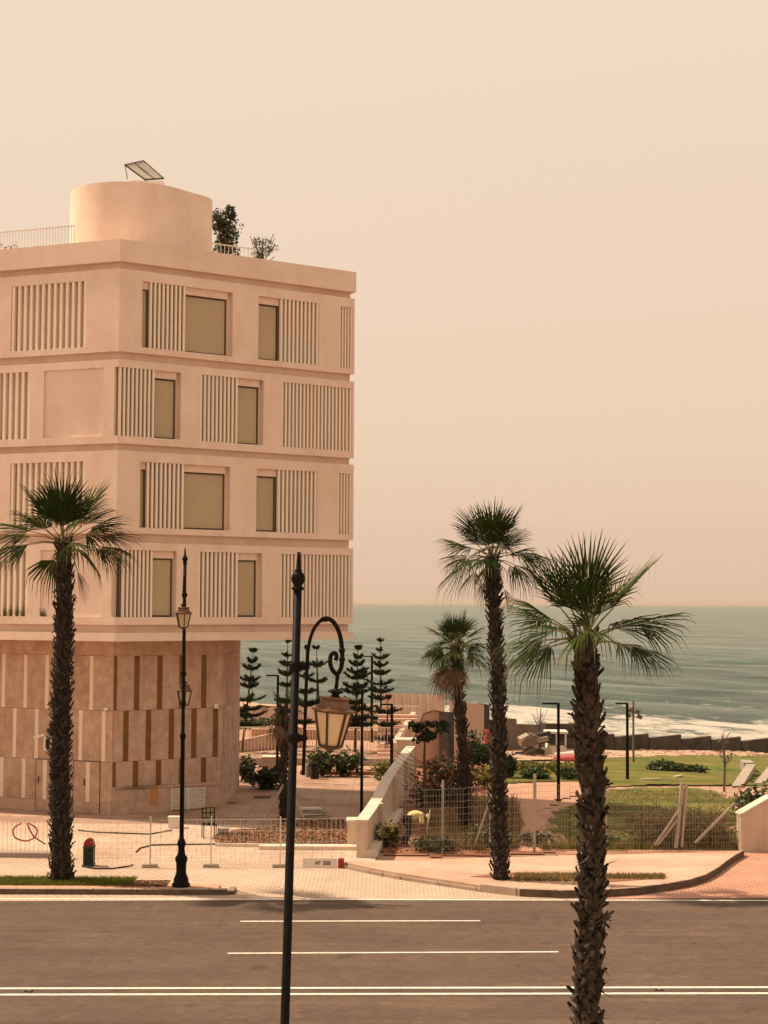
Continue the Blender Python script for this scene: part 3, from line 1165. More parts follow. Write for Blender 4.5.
front_panel('ochre_panel', 150, 158, .25, hp - .08, 'orange_panel', .012, pl_)
front_panel('skirting', 110.5, 169.5, .01, .24, 'stone_lo', .02, pl_)
nt_, c, d, nn, wd = front_panel('notice', 110.6, 115.6, .28, hp - .04, 'white', .05, pl_)
for i, (dx, zz, w_, h_) in enumerate(((-.02, .82, .05, .06), (.03, .62, .07, .05), (-.03, .5, .05, .04), (.02, .42, .03, .05))):
    q = c + d * dx + nn * .028
    mb = MB(); mb.box((q.x, q.y, zz), (w_, .004, h_), 'black', math.atan2(d.y, d.x))
    mb.build('notice_mark', nt_)
vg, c, d, nn, wd = front_panel('vent_grille', 170.6, 204.5, .06, .86, 'concrete_md', .02, pl_)
mb = MB(); rz = math.atan2(d.y, d.x)
for k_ in range(2):
    cx = c + d * (wd * (-.25 + .5 * k_)) + nn * .03
    hw = wd / 2 - .03
    for i in range(11):
        mb.box((cx.x, cx.y, .11 + i * .07), (hw, .05, .042), 'white', mtx=Matrix.Rotation(rz, 3, 'Z') @ Matrix.Rotation(R(28), 3, 'X'))
    for sx in (-1, 1):
        q = cx + d * (sx * hw / 2)
        mb.box((q.x, q.y, .46), (.035, .06, .8), 'white', rz)
mb.build('louvre', vg)
# wall camera / lamp boxes on the podium
mb = MB(); u0 = pod_u('L', 52.5, 743); q = PC2 + dL * u0 + nL * .2
zc = P(52, 743, q.y).z
mb.box((q.x, q.y, zc), (.32, .3, .5), 'white', math.atan2(dL.y, dL.x)); sb = mb.build('security_box', BLD)
mb = MB(); q2 = q + nL * .16; mb.box((q2.x + .03, q2.y, zc - .02), (.18, .02, .34), 'black', math.atan2(dL.y, dL.x)); mb.build('screen', sb)
mb = MB(); mb.box((q.x - .35, q.y - .1, zc + .26), (.4, .22, .09), 'white', mtx=Matrix.Rotation(R(-15), 3, 'Y')); mb.build('camera_housing', sb)
for px_, py_ in ((107, 709), (215.5, 706), (226, 708)):
    mb = MB(); qq = P(px_, py_, PC.y + (px_ - 112) * .03)
    if px_ < 112: o_ = PC2 + dL * pod_u('L', px_, py_) + nL * .06
    elif px_ < 221: o_ = PC2 + dPR * pod_u('R', px_, py_) + nPR * .08
    else: o_ = PR2 + dPB * 1.2 + nPB * .08
    mb.box((o_.x, o_.y, P(px_, py_, o_.y).z), (.16, .14, .1 if px_ != 215.5 else .18), 'white'); mb.build('wall_light', BLD)
# soffit spotlights are tiny: skip


# ------------------------------------------------------------------ plants
def leafcloud(mb, c, rad, n, size, key, squash=1.0, lump=.45, seed=0, hollow=.35):
    c = Vector(c)
    for i in range(n):
        while True:
            v = Vector((rnd.uniform(-1, 1), rnd.uniform(-1, 1), rnd.uniform(-1, 1)))
            l = v.length
            if .02 < l < 1: break
        t = (hollow + (1 - hollow) * rnd.random() ** .6)
        v = v.normalized() * t
        k_ = 1 + lump * noise.noise(Vector((v.x * 1.9 + seed, v.y * 1.9, v.z * 1.9 + seed * .7))) * 1.8
        p = c + Vector((v.x * rad[0], v.y * rad[1], v.z * rad[2])) * k_
        if noise.noise(p * (2.2 / max(rad)) + Vector((seed, 0, 0))) < -.18: continue
        a = Vector((rnd.gauss(0, 1), rnd.gauss(0, 1), rnd.gauss(0, .6))).normalized()
        b = a.orthogonal().normalized()
        b = Matrix.Rotation(rnd.uniform(0, 6.3), 3, a) @ b
        s = size * rnd.uniform(.6, 1.4)
        kk = key if isinstance(key, str) else rnd.choice(key)
        mb.face([p - a * s, p + b * s * .42, p + a * s, p - b * s * .42], kk)


def bush(name, px, py, wpx, hpx, label, key='bush1', n=900, size=.09, cat='bush', group=None, lobes=3, depth=None, loc=None):
    p = loc if loc is not None else T(px, py)
    s = p.y / FPX
    w_, h_ = wpx * s / 2, hpx * s
    root = thing(name, label, cat, p, group=group)
    mb = MB()
    for i in range(lobes):
        ox = (i - (lobes - 1) / 2) / max(1, lobes) * w_ * 1.4
        hh = h_ * rnd.uniform(.42, .52)
        leafcloud(mb, (ox, rnd.uniform(-.1, .1), hh), (w_ / (lobes ** .5) * 1.05, min(w_, depth or 1.0), hh), n // lobes, size, key, seed=rnd.uniform(0, 50), hollow=.2)
    mb.build('foliage', root)
    mb = MB()
    for i in range(5):
        mb.bar((rnd.uniform(-.1, .1), rnd.uniform(-.1, .1), 0), (rnd.uniform(-w_, w_) * .5, rnd.uniform(-.3, .3), h_ * .6), .03, 'wood')
    mb.build('stem', root)
    return root


def fan_leaf(mb, base, d, petiole, rad, key, seg=30, arc=115, droop=.35, twist=0, tipkey=None, dead=False, join=.43, cup=.28):
    """one palmate leaf: petiole then a pleated fan of narrow blades"""
    d = d.normalized()
    p0 = Vector(base)
    # petiole arcs a little down
    sag = Vector((0, 0, -petiole * (.10 + .25 * (1 - max(d.z, -1)) * .4)))
    hub = p0 + d * petiole + sag
    mb.tube([p0, p0 + d * petiole * .55 + sag * .25, hub], [.022, .016, .011], 'palm3' if not dead else 'palm_dead', n=4, cap=False)
    dd = (d * petiole + sag * 1.5).normalized()
    side = dd.cross(Vector((0, 0, 1)))
    if side.length < .05: side = Vector((1, 0, 0))
    side.normalize()
    side = Matrix.Rotation(twist, 3, dd) @ side
    nrm = side.cross(dd).normalized()
    for i in range(seg):
        f = (i + .5) / seg * 2 - 1
        ph = R(arc) * f + rnd.gauss(0, .012)
        dr_ = (dd * math.cos(ph) + side * math.sin(ph)).normalized()
        dr_ = (dr_ + nrm * (cup * abs(math.sin(ph)) + rnd.gauss(0, .02))).normalized()
        ln = rad * (1 - .28 * abs(f) ** 1.6) * rnd.uniform(.9, 1.07)
        tang = nrm.cross(dr_).normalized()
        hw = ln * (join - .02) * math.sin(R(arc) / seg) * 1.0
        g = Vector((0, 0, -1))
        dp = droop * rnd.uniform(.6, 1.4)
        p1 = hub + dr_ * ln * join
        p2 = hub + dr_ * ln * .76 + g * ln * dp * .12
        p3 = hub + dr_ * ln * (1.0 - dp * .12) + g * ln * dp * .42
        rid = nrm * hw * .55
        if not dead and rnd.random() < .22:
            q_ = p2 + Vector((rnd.gauss(0, .02), rnd.gauss(0, .02), -ln * rnd.uniform(.12, .35)))
            mb.face([p2 - tang * .004, p2 + tang * .004, q_], 'palm_dead')
        kk = key
        if tipkey and rnd.random() < .3: kt = tipkey
        else: kt = key
        mb.face([hub, p1 - tang * hw, p1 + rid], kk)
        mb.face([hub, p1 + rid, p1 + tang * hw], kk)
        mb.face([p1 - tang * hw, p2 - tang * hw * .55, p2 + rid * .5, p1 + rid], kk)
        mb.face([p1 + rid, p2 + rid * .5, p2 + tang * hw * .55, p1 + tang * hw], kk)
        mb.face([p2 - tang * hw * .55, p3, p2 + rid * .5], kt)
        mb.face([p2 + rid * .5, p3, p2 + tang * hw * .55], kt)


def palm(label, base, top, r0, r1, leaves, rad, petiole, dead=6, boots=1.0, group='fan palms along the road', bulge=None, deadlen=.9, seed=1, low=100, deadaz=None, specials=None):
    global rnd
    keep = rnd
    rnd = random.Random(seed)
    root = thing('palm_tree', label, 'palm tree', base, group=group)
    tp = Vector(top) - Vector(base)
    H = tp.length
    mb = MB()
    n = int(H / .25)
    path, rs = [], []
    for i in range(n + 1):
        t = i / n
        p = tp * t + Vector((.06 * math.sin(t * 5 + seed), .05 * math.sin(t * 4 + 2 * seed), 0)) * min(1, 4 * t * (1 - t))
        path.append(p)
        r = r0 + (r1 - r0) * t
        if t < .06: r *= 1 + (1 - t / .06) * .18
        r *= 1 + .10 * noise.noise(Vector((t * 9, seed, 0)))
        rs.append(r)
    mb.tube(path, [q * .82 for q in rs], 'bark', n=12)
    mb.build('trunk', root, smooth=True)
    mb = MB()
    cnt = int(H * 62 * boots)
    for i in range(cnt):
        t = (i + rnd.random()) / cnt
        a = i * 2.39996 + rnd.gauss(0, .15)
        j = min(n - 1, int(t * n))
        c = path[j].lerp(path[j + 1], t * n - j)
        r = rs[j] * .80
        o = Vector((math.cos(a), math.sin(a), 0))
        s = Vector((-o.y, o.x, 0))
        shaggy = .5 + .9 * max(0, noise.noise(Vector((t * 11 * H / 10, seed * 3.1, 1))) + .25)
        hl = rnd.uniform(.09, .27)
        out = rnd.uniform(.02, .10) * shaggy + .035
        up = 1 if rnd.random() < .8 else -.5
        w_ = rnd.uniform(.045, .075)
        b0 = c + o * r + s * w_; b1 = c + o * r - s * w_; bm = c + o * (r + .035)
        sk = s * rnd.gauss(0, .08)
        t0 = c + o * (r + out) + Vector((0, 0, hl * up)) + s * w_ * .35 + sk
        t1 = c + o * (r + out) + Vector((0, 0, hl * up)) - s * w_ * .35 + sk
        tm = c + o * (r + out + .02) + Vector((0, 0, hl * up * .85)) + sk
        kk = 'boot' if rnd.random() < .8 else 'bark'
        mb.face([b0, bm, tm, t0], kk); mb.face([bm, b1, t1, tm], kk); mb.face([b0, t0, t1, b1], 'bark')
        if rnd.random() < .22:
            e = tm + o * rnd.uniform(.04, .15) + Vector((0, 0, rnd.uniform(-.12, .16))) + s * rnd.gauss(0, .06)
            mb.face([t0, e, t1], 'boot')
    mb.build('leaf_bases', root)
    mb = MB()
    for i in range(leaves):
        f = (i + .5) / leaves
        a = i * 2.39996 + rnd.gauss(0, .2)
        el = R(84) - R(low) * f ** .9 + rnd.gauss(0, .10)
        d = Vector((math.cos(a) * math.cos(el), math.sin(a) * math.cos(el), math.sin(el)))
        key = rnd.choice(['palm1', 'palm1', 'palm2', 'palm2'] + (['palm3'] if f > .9 else []))
        b = tp + Vector((d.x * r1 * .5, d.y * r1 * .5, rnd.uniform(-.15, .05)))
        fan_leaf(mb, b, d, petiole * rnd.uniform(.75, 1.15), rad * rnd.uniform(.82, 1.1) * (1 if f < .85 else .85), key, seg=26, arc=rnd.uniform(55, 85), droop=.2 + 1.0 * f, cup=.3 - .95 * f, twist=rnd.gauss(0, .25), tipkey='palm3')
    for sp2 in specials or []:
        az, el, pet, rr, key, dr2 = sp2
        d = Vector((math.cos(R(az)) * math.cos(R(el)), math.sin(R(az)) * math.cos(R(el)), math.sin(R(el))))
        fan_leaf(mb, tp + Vector((0, 0, -.05)), d, pet, rr, key, seg=28, arc=rnd.uniform(58, 82), droop=dr2, cup=.25 if dr2 < .3 else -.45, twist=rnd.gauss(0, .3), tipkey='palm3')
    mb.build('crown', root)
    if dead:
        mb = MB()
        for i in range(dead):
            a = (i * 2.39996 if deadaz is None else R(deadaz) + rnd.gauss(0, .8)) + rnd.gauss(0, .4)
            el = R(-58) - R(22) * rnd.random()
            d = Vector((math.cos(a) * math.cos(el), math.sin(a) * math.cos(el), math.sin(el)))
            fan_leaf(mb, tp + Vector((math.cos(a) * r1, math.sin(a) * r1, -.15 - rnd.random() * .25)), d, petiole * deadlen * rnd.uniform(.5, .9), rad * deadlen * rnd.uniform(.6, .95), 'palm_dead', seg=15, arc=rnd.uniform(35, 70), droop=.9, twist=rnd.gauss(0, .6), dead=True)
        mb.build('dead_leaves', root)
    rnd = keep
    return root


bA = G(61, 881, .14)
palm('large fan palm on the grass strip in front of the pink building', bA, P(64, 542, bA.y), .31, .225, 15, 1.35, .80, dead=1, seed=3, low=95, boots=1.2, specials=[(-95, 80, .85, 1.4, 'palm2', .08), (-90, 60, .6, 1.5, 'palm2', .08), (-8, 58, .95, 1.45, 'palm1', .1), (168, 56, .95, 1.45, 'palm2', .1), (-4, 22, 1.1, 1.35, 'palm2', .5), (180, 28, 1.1, 1.35, 'palm1', .5), (192, 8, 1.0, 1.3, 'palm1', .8), (-14, 36, 1.0, 1.35, 'palm1', .4), (10, 8, 1.0, 1.2, 'palm1', .7)])
bB = G(501, 880, .12)
palm('tall fan palm on the right pavement rising above the sea horizon', bB, P(492, 556, bB.y), .23, .175, 21, 1.12, .62, dead=2, seed=11, low=106, boots=1.2, specials=[(-90, 78, .6, 1.25, 'palm1', .1), (-30, 62, .75, 1.15, 'palm2', .1), (150, 62, .75, 1.15, 'palm2', .1), (0, 14, .9, 1.05, 'palm2', .5), (175, 32, .8, 1.05, 'palm1', .4), (188, 14, .7, 1.0, 'palm1', .6)])
tC = P(585, 638, 21.2)
bC = P(590.5, 1050, 21.6); bC = Vector((bC.x + .03, 21.6, .13))
palm('nearest fan palm with shaggy dark trunk rising from the bottom edge', bC, tC, .150, .122, 10, .95, .50, dead=0, boots=1.9, seed=23, low=93, specials=[(-2, 28, .8, .85, 'palm1', .5), (-25, 6, .65, .8, 'palm2', .7), (184, 36, .6, .85, 'palm1', .4), (174, 12, .55, .8, 'palm1', .6), (200, 4, .5, .8, 'palm2', .7), (-110, 72, .45, 1.05, 'palm2', .1), (168, 58, .6, 1.0, 'palm2', .1), (6, 54, .65, 1.05, 'palm1', .1), (60, 80, .72, .95, 'palm1', .05), (-80, 50, .35, .9, 'palm1', .12)])
bD = T(466, 834)
palm('short fan palm with a hanging skirt of dry leaves behind the wire fence', bD, P(456, 646, bD.y), .20, .17, 24, 1.0, .50, dead=8, deadlen=1.15, seed=31, deadaz=190, low=108)
bE = T(286, 822)
palm('slim fan palm with a withered brown crown beside the plaza', bE, P(283, 706, bE.y), .15, .17, 8, .65, .35, dead=17, deadlen=1.15, seed=41, group='young staked palms')
# stakes of the slim palm
st = thing('tree_stakes', 'pale leaning timber stakes propping the slim withered palm', 'tree stake', bE)
for dx, dy in ((-.75, -.6), (.75, -.7), (0, .9)):
    mb = MB(); mb.bar((dx, dy, 0), (dx * .1, dy * .1, 1.35), .06, 'galv'); mb.build('stake', st)


def araucaria(label, base, H, W, tiers=8, group='young pines behind the plaza', bare=.25, seed=1, dense=1.0, name='pine_tree'):
    global rnd
    keep = rnd; rnd = random.Random(seed)
    root = thing(name, label, 'pine tree', base, group=group)
    lx, ly = rnd.gauss(0, .12), rnd.gauss(0, .12)
    mb = MB(); mb.tube([(0, 0, 0), (lx, ly, H * .5), (lx * 2, ly * 2, H)], [.08, .055, .015], 'wood', n=6); mb.build('trunk', root)
    mb = MB()
    for k_ in range(tiers):
        f = k_ / (tiers - 1)
        if 0 < k_ < tiers - 1: f += rnd.uniform(-.3, .3) / tiers
        z = H * (bare + (1 - bare) * f * .97)
        ox_ = Vector((lx * 2 * z / H, ly * 2 * z / H, 0))
        ln = W / 2 * (1 - f) ** .75 * rnd.uniform(.65, 1.15) + .12
        if f > .98: ln = .18
        nb = 6 if ln > .4 else 4
        a0 = rnd.uniform(0, 1)
        for j in range(nb):
            a = a0 + 2 * math.pi * j / nb + rnd.gauss(0, .15)
            if rnd.random() < .10: continue
            o = Vector((math.cos(a), math.sin(a), 0))
            l2 = ln * rnd.uniform(.75, 1.1)
            lift = (.12 + .5 * f) * l2
            segs = 7
            pr0 = Vector((0, 0, z)) + ox_
            for q in range(segs):
                t1 = (q + 1) / segs
                p1 = ox_ + Vector((0, 0, z)) + o * l2 * t1 + Vector((0, 0, lift * t1 ** 1.5 - .05 * math.sin(t1 * 3)))
                mb.bar(pr0, p1, .03, 'wood')
                w_ = (.19 * dense * (1 - .4 * t1) + .06) * (1 - .45 * f)
                for r_ in range(int(13 * dense)):
                    c = pr0.lerp(p1, rnd.random())
                    s = Vector((rnd.gauss(0, 1), rnd.gauss(0, 1), rnd.gauss(0, .55) + .25)).normalized()
                    tip = c + (s + o * .7).normalized() * w_ * rnd.uniform(.7, 1.3)
                    sd = s.cross(o).normalized() * .045
                    mb.face([c - sd, c + sd, tip], 'pine')
                pr0 = p1
    mb.build('crown', root)
    rnd = keep
    return root


def arc_px(px, ytop, ybase, wpx, label, **k_):
    b = T(px, ybase)
    H = P(px, ytop, b.y).z - b.z
    return araucaria(label, b, H, 1.22 * wpx * b.y / FPX, **k_)


arc_px(242, 648, 752, 36, 'tiered pine half hidden behind the corner of the stone podium', tiers=9, seed=2, dense=1.2)
arc_px(286, 639, 750, 26, 'sparse tiered pine just left of the foreground lamp pole', tiers=8, seed=3)
arc_px(305, 645, 748, 24, 'thin pine seen between the foreground lamp pole and its curved arm', tiers=6, seed=4)
arc_px(321, 646, 748, 27, 'open pine with wide upper tiers framed by the curved lamp arm', tiers=4, bare=.45, seed=5)
arc_px(355, 645, 752, 34, 'dense dark pine directly behind the hanging lantern', tiers=11, seed=6, dense=1.35)
arc_px(381, 638, 745, 32, 'tall slender pine right of the lantern against the sea', tiers=10, seed=7)
arc_px(386, 697, 757, 26, 'small pine behind the white railing right of the lantern', tiers=4, bare=.3, seed=8)
# the tufted one with bare branches next to the ramp wall
bp_ = T(425, 815)
H_ = P(424, 720, bp_.y).z
root = thing('pine_tree', 'pine with a tufted top and bare drooping branches beside the ramp wall', 'pine tree', bp_, group='young pines behind the plaza')
mb = MB(); mb.tube([(0, 0, 0), (-.03, 0, H_ * .6), (0, 0, H_)], [.07, .05, .02], 'wood', n=6)
for i in range(16):
    a = rnd.choice([math.pi, math.pi, 0]) + rnd.gauss(0, .7); z = rnd.uniform(.4, H_ * .62)
    o = Vector((math.cos(a), math.sin(a), 0)); l_ = rnd.uniform(.6, 1.35)
    mb.tube([(0, 0, z), o * l_ * .5 + Vector((0, 0, z + .18)), o * l_ + Vector((0, 0, z + .55))], [.02, .014, .008], 'wood', n=4)
mb.build('trunk', root)
mb = MB()
for i in range(12):
    a = i * 2.4; rr = .15 + .5 * (i % 3) / 2
    leafcloud(mb, (math.cos(a) * rr, math.sin(a) * rr, H_ - .15 - .5 * (i % 4) / 3), (.26, .26, .13), 90, .09, 'pine', seed=i)
mb.build('crown', root)


# ------------------------------------------------------------------ ornate lamps
def lantern(root, x, z):
    """hexagonal lantern whose finial hook is at (x,0,z)"""
    before = set(COL.objects)
    k9 = .91
    mb = MB()
    mb.lathe([(.012, 0), (.02, -.03), (.085, -.055), (.10, -.075), (.04, -.10), (.055, -.125), (.10, -.14)], 'iron', (x, 0, z), 12)
    mb.build('lantern_finial', root, smooth=True)
    mb = MB()
    mb.lathe([(.12, -.13), (.19, -.14), (.19, -.155), (.16, -.165), (.205, -.27), (.275, -.285), (.275, -.30), (.24, -.31)], 'bronze', (x, 0, z), 6, R(12))
    mb.build('lantern_roof', root)
    mb = MB()
    zt, zb = z - .31, z - .72
    rt, rb = .225, .135
    for j in range(6):
        a = 2 * math.pi * j / 6 + R(12)
        b = 2 * math.pi * (j + 1) / 6 + R(12)
        t0 = Vector((x + rt * math.cos(a), rt * math.sin(a), zt)); b0 = Vector((x + rb * math.cos(a), rb * math.sin(a), zb))
        t1 = Vector((x + rt * math.cos(b), rt * math.sin(b), zt)); b1 = Vector((x + rb * math.cos(b), rb * math.sin(b), zb))
        mb.bar(b0, t0, .024, 'bronze_dk'); mb.bar(b0, b1, .026, 'bronze_dk'); mb.bar(t0, t1, .022, 'bronze_dk')
    mb.lathe([(.03, -.80), (.05, -.77), (.12, -.735), (.12, -.72)], 'bronze_dk', (x, 0, z), 6, R(12))
    lf = mb.build('lantern_frame', root)
    mb = MB()
    mb.lathe([(rb - .01, zb - z + .004), (rt - .012, zt - z - .004)], 'lglass', (x, 0, z), 6, R(12))
    mb.build('lantern_glass', lf)
    piv = Vector((x, 0, z))
    tm = Matrix.Translation(piv) @ Matrix.Rotation(R(4), 4, 'Y') @ Matrix.Scale(k9, 4) @ Matrix.Translation(-piv)
    for o in set(COL.objects) - before: o.data.transform(tm)


def lamp_arm(root, T0, sgn=1, dz=0):
    """arm and lantern on side sgn (local x)"""
    arm = thing('x', None, None) if False else None
    mb = MB()
    s = sgn
    z = lambda v: T0 - v - dz
    path = [(s * .12, 0, z(2.42)), (s * .12, 0, z(1.9)), (s * .125, 0, z(1.25)), (s * .14, 0, z(1.0)), (s * .19, 0, z(.83)), (s * .27, 0, z(.735)), (s * .345, 0, z(.72)), (s * .42, 0, z(.78)), (s * .475, 0, z(.90)), (s * .50, 0, z(1.05)), (s * .505, 0, z(1.18)), (s * .49, 0, z(1.27)), (s * .45, 0, z(1.315)), (s * .40, 0, z(1.27)), (s * .375, 0, z(1.19)), (s * .385, 0, z(1.11)), (s * .425, 0, z(1.09)), (s * .445, 0, z(1.13)), (s * .43, 0, z(1.17))]
    # smooth it
    pts = [Vector(p) for p in path]
    sm = []
    for i in range(len(pts) - 1):
        p0, p1, p2, p3 = pts[max(0, i - 1)], pts[i], pts[i + 1], pts[min(len(pts) - 1, i + 2)]
        for k_ in range(5):
            t = k_ / 5
            sm.append(.5 * ((2 * p1) + (p2 - p0) * t + (2 * p0 - 5 * p1 + 4 * p2 - p3) * t * t + (3 * p1 - p0 - 3 * p2 + p3) * t ** 3))
    sm.append(pts[-1])
    rs = [.019 if i < 25 else .025 for i in range(len(sm))]
    mb.tube(sm, rs, 'iron', n=8)
    for (cx, cz, r_) in ((.31, .725, .034), (.50, 1.06, .036), (.505, 1.16, .034), (.12, 1.25, .036), (.12, 2.02, .034)):
        mb.lathe([(r_ * .5, -.03), (r_, -.015), (r_, .015), (r_ * .5, .03)], 'iron', (s * cx, 0, z(cz)), 10)
    mb.tube([(s * .46, 0, z(1.30)), (s * .455, 0, z(1.40)), (s * .45, 0, z(1.47))], [.026, .02, .022], 'iron', n=8)
    mb.build('arm', root, smooth=True)
    for cz in (1.25, 2.02):
        mb = MB()
        mb.box((s * .06, 0, z(cz)), (.17, .05, .07), 'iron'); mb.lathe([(.065, -.05), (.075, -.03), (.075, .03), (.065, .05)], 'iron', (0, 0, z(cz)), 14)
        mb.build('clamp', root)
    lantern(root, s * .45, z(1.445))


def ornate_lamp(label, base, H, arms, rz=0, lean=0, ringf=.44):
    root = thing('street_lamp', label, 'street lamp', base, rz, 'ornate black lamp posts')
    root.rotation_euler = (0, lean, rz)
    mb = MB()
    mb.lathe([(.24, 0), (.24, .06), (.20, .10), (.19, .20), (.155, .28), (.13, .36), (.135, .60), (.16, .66), (.165, .74), (.12, .80), (.10, .84), (.085, .98), (.10, 1.04), (.12, 1.10), (.10, 1.18), (.065, 1.24), (.06, 1.34)], 'iron', n=16)
    mb.build('pedestal', root, smooth=True)
    mb = MB()
    ring = ringf * H
    mb.lathe([(.06, 1.34), (.058, ring - .08), (.085, ring - .05), (.07, ring - .02), (.09, ring + .02), (.06, ring + .08), (.05, ring + .1), (.044, H - .41)], 'iron', n=14)
    mb.build('pole', root, smooth=True)
    mb = MB()
    mb.lathe([(.045, H - .42), (.068, H - .41), (.07, H - .39), (.045, H - .375), (.05, H - .355), (.072, H - .325), (.078, H - .29), (.072, H - .255), (.05, H - .225), (.035, H - .215), (.045, H - .20), (.03, H - .19), (.024, H - .10), (.014, H - .03), (.012, H - .02), (.024, H - .012), (.02, H)], 'iron', n=14)
    mb.build('finial', root, smooth=True)
    for sgn, dz in arms: lamp_arm(root, H, sgn, dz)
    return root


b1_ = G(181, 886, .14)
ornate_lamp('ornate black double lantern lamp post standing on the left kerb island', b1_, P(181, 548, b1_.y).z - .14, [(1, 0), (-1, 2.08)], rz=R(-86))
# foreground lamp
tp_ = P(299, 552, 17.5)
lean = R(1.25)
Hf = (tp_.z - .13) / math.cos(lean)
bf = Vector((tp_.x - math.sin(lean) * Hf, 17.5, .13))
ornate_lamp('tall foreground lamp post with one hanging lantern on a curved arm', bf, Hf, [(1, 0)], rz=0, lean=lean, ringf=.30)


# slim modern posts
def slim_post(px, ybase, ytop, label, r=.05, arm=-1, armlen=.5, head='flat', group='slim park lamp posts', col='iron', depth=None):
    b = T(px, ybase)
    H = P(px, ytop, b.y).z - b.z
    root = thing('lamp_post', label, 'lamp post', b, group=group)
    mb = MB(); mb.lathe([(r * 1.7, 0), (r * 1.7, .03), (r, .05), (r, H * .55), (r * .85, H * .56), (r * .85, H)], col, n=10); mb.build('pole', root)
    mb = MB()
    if head == 'flat':
        mb.box((arm * armlen / 2, 0, H - .02), (armlen, .22, .06), col)
    elif head == 'T':
        mb.box((0, 0, H), (armlen, .25, .06), col)
    elif head == 'flood':
        for i, (dx, dz) in enumerate(((-.25, -.75), (.22, -.55), (.32, -.8), (-.12, -.45))):
            mb.box((dx, 0, H + dz), (.24, .2, .2), col, mtx=Matrix.Rotation(.5 * (1 if dx > 0 else -1), 3, 'Y'))
            mb.bar((0, 0, H + dz), (dx, 0, H + dz), .04, col)
    mb.build('lamp_head', root)
    return root


slim_post(277, 782, 675, 'dark slim lamp post behind the withered palm crown', .06, -1, .5)
slim_post(282.5, 818, 718, 'dark slim lamp post standing in front of the withered palm trunk', .11, 0, .35, 'T')
slim_post(361.5, 816, 690, 'thin dark lamp post on the plaza right of the hanging lantern', .055, 0, .3, 'T')
slim_post(391.5, 785, 704, 'dark lamp post behind the top of the ramp wall', .07, -1, .5)
slim_post(371.5, 742, 656, 'distant dark post beside the tall slender pine', .08, -1, .5)
slim_post(316.5, 750, 660, 'hair-thin distant post under the curved lamp arm', .035, 0, .1, 'T')
slim_post(558.5, 801, 703, 'dark lamp post with left arm standing in the garden centre', .065, -1, .62)
slim_post(627.5, 780, 703, 'slim lamp post with left arm on the lawn right of the nearest palm', .07, -1, .5)
slim_post(633.5, 764, 701, 'pale pole carrying small floodlights near the sea wall', .06, 0, .5, 'flood', col='concrete_md')


# ------------------------------------------------------------------ garden
def in_poly(x, y, poly):
    c = False
    n = len(poly)
    for i in range(n):
        x1, y1 = poly[i]; x2, y2 = poly[i - 1]
        if (y1 > y) != (y2 > y) and x < (x2 - x1) * (y - y1) / (y2 - y1) + x1: c = not c
    return c


def patch(name, pixpoly, key, dz, step=.35, rag=.25):
    pts = [T(a, b) for a, b in pixpoly]
    pl = [(p.x, p.y) for p in pts]
    x0, x1 = min(p[0] for p in pl), max(p[0] for p in pl)
    y0, y1 = min(p[1] for p in pl), max(p[1] for p in pl)
    mb = MB(); idx = {}
    vs, fs = [], []
    def vid(i, j):
        if (i, j) not in idx:
            x, y = x0 + i * step, y0 + j * step
            z = terr(x, y) 
            if z != 0: z = max(z, z + .12 * noise.noise(Vector((x * .3, y * .3, 0)))) + .02
            idx[(i, j)] = len(vs); vs.append((x, y, z + dz))
        return idx[(i, j)]
    for i in range(int((x1 - x0) / step) + 1):
        for j in range(int((y1 - y0) / step) + 1):
            x, y = x0 + (i + .5) * step, y0 + (j + .5) * step
            r_ = rag * 3 * noise.noise(Vector((x * .5, y * .5, 5)))
            if in_poly(x + r_, y + r_, pl):
                fs.append((vid(i, j), vid(i + 1, j), vid(i + 1, j + 1), vid(i, j + 1)))
    mb.mesh(vs, fs, key)
    return mb.build(name), pl


sites = [
    [(560, 851), (742, 849), (740, 800), (700, 789), (600, 790), (590, 800), (556, 812), (545, 826)],
    [(600, 788), (768, 786), (900, 786), (900, 757), (600, 757), (585, 760), (600, 770)],
    [(500, 783), (600, 781), (590, 764), (500, 762), (478, 772)],
]
lawns = []
for i, sp3 in enumerate(sites):
    o, pl = patch('lawn', sp3, 'lawn', .012 + .004 * i)
    struct(o); lawns.append(pl)
def lawnp(pl, x0, x1, y0, y1):
    def f():
        x, y = rnd.uniform(x0, x1), rnd.uniform(y0, y1)
        if not in_poly(x, y, pl): return None
        if noise.noise(Vector((x * .35, y * .35, 2))) < -.12: return None
        return (x, y, terr(x, y))
    return f
mb = MB()
for pl, n in zip(lawns, (12000, 16000, 7000)):
    x0, x1 = min(p[0] for p in pl), min(42, max(p[0] for p in pl)); y0, y1 = min(p[1] for p in pl), max(p[1] for p in pl)
    tufts(mb, n, lawnp(pl, x0, x1, y0, y1), .07, 'grass1', .02, .05)
    tufts(mb, n // 3, lawnp(pl, x0, x1, y0, y1), .09, 'grass_dry', .02, .06)
tag(mb.build('lawn_grass'), 'rough green and yellow grass covering the seaside garden', 'grass', kind='stuff')
o, _ = patch('soil_bed', [(378, 857), (470, 857), (560, 853), (548, 835), (520, 815), (505, 800), (470, 792), (400, 800), (372, 850)], 'soil', .005); struct(o)
o, _ = patch('garden_path', [(520, 852), (575, 851), (556, 832), (540, 815), (560, 800), (600, 790), (600, 780), (540, 784), (505, 792), (508, 812), (525, 830)], 'path', .016); struct(o)
o, _ = patch('soil_bed', [(420, 800), (500, 792), (500, 775), (480, 760), (405, 760), (395, 800)], 'soil', .009); struct(o)
o, _ = patch('sandy_track', [(500, 762), (768, 756), (900, 756), (900, 748), (600, 748), (500, 750)], 'sand', .03, rag=.1); struct(o)

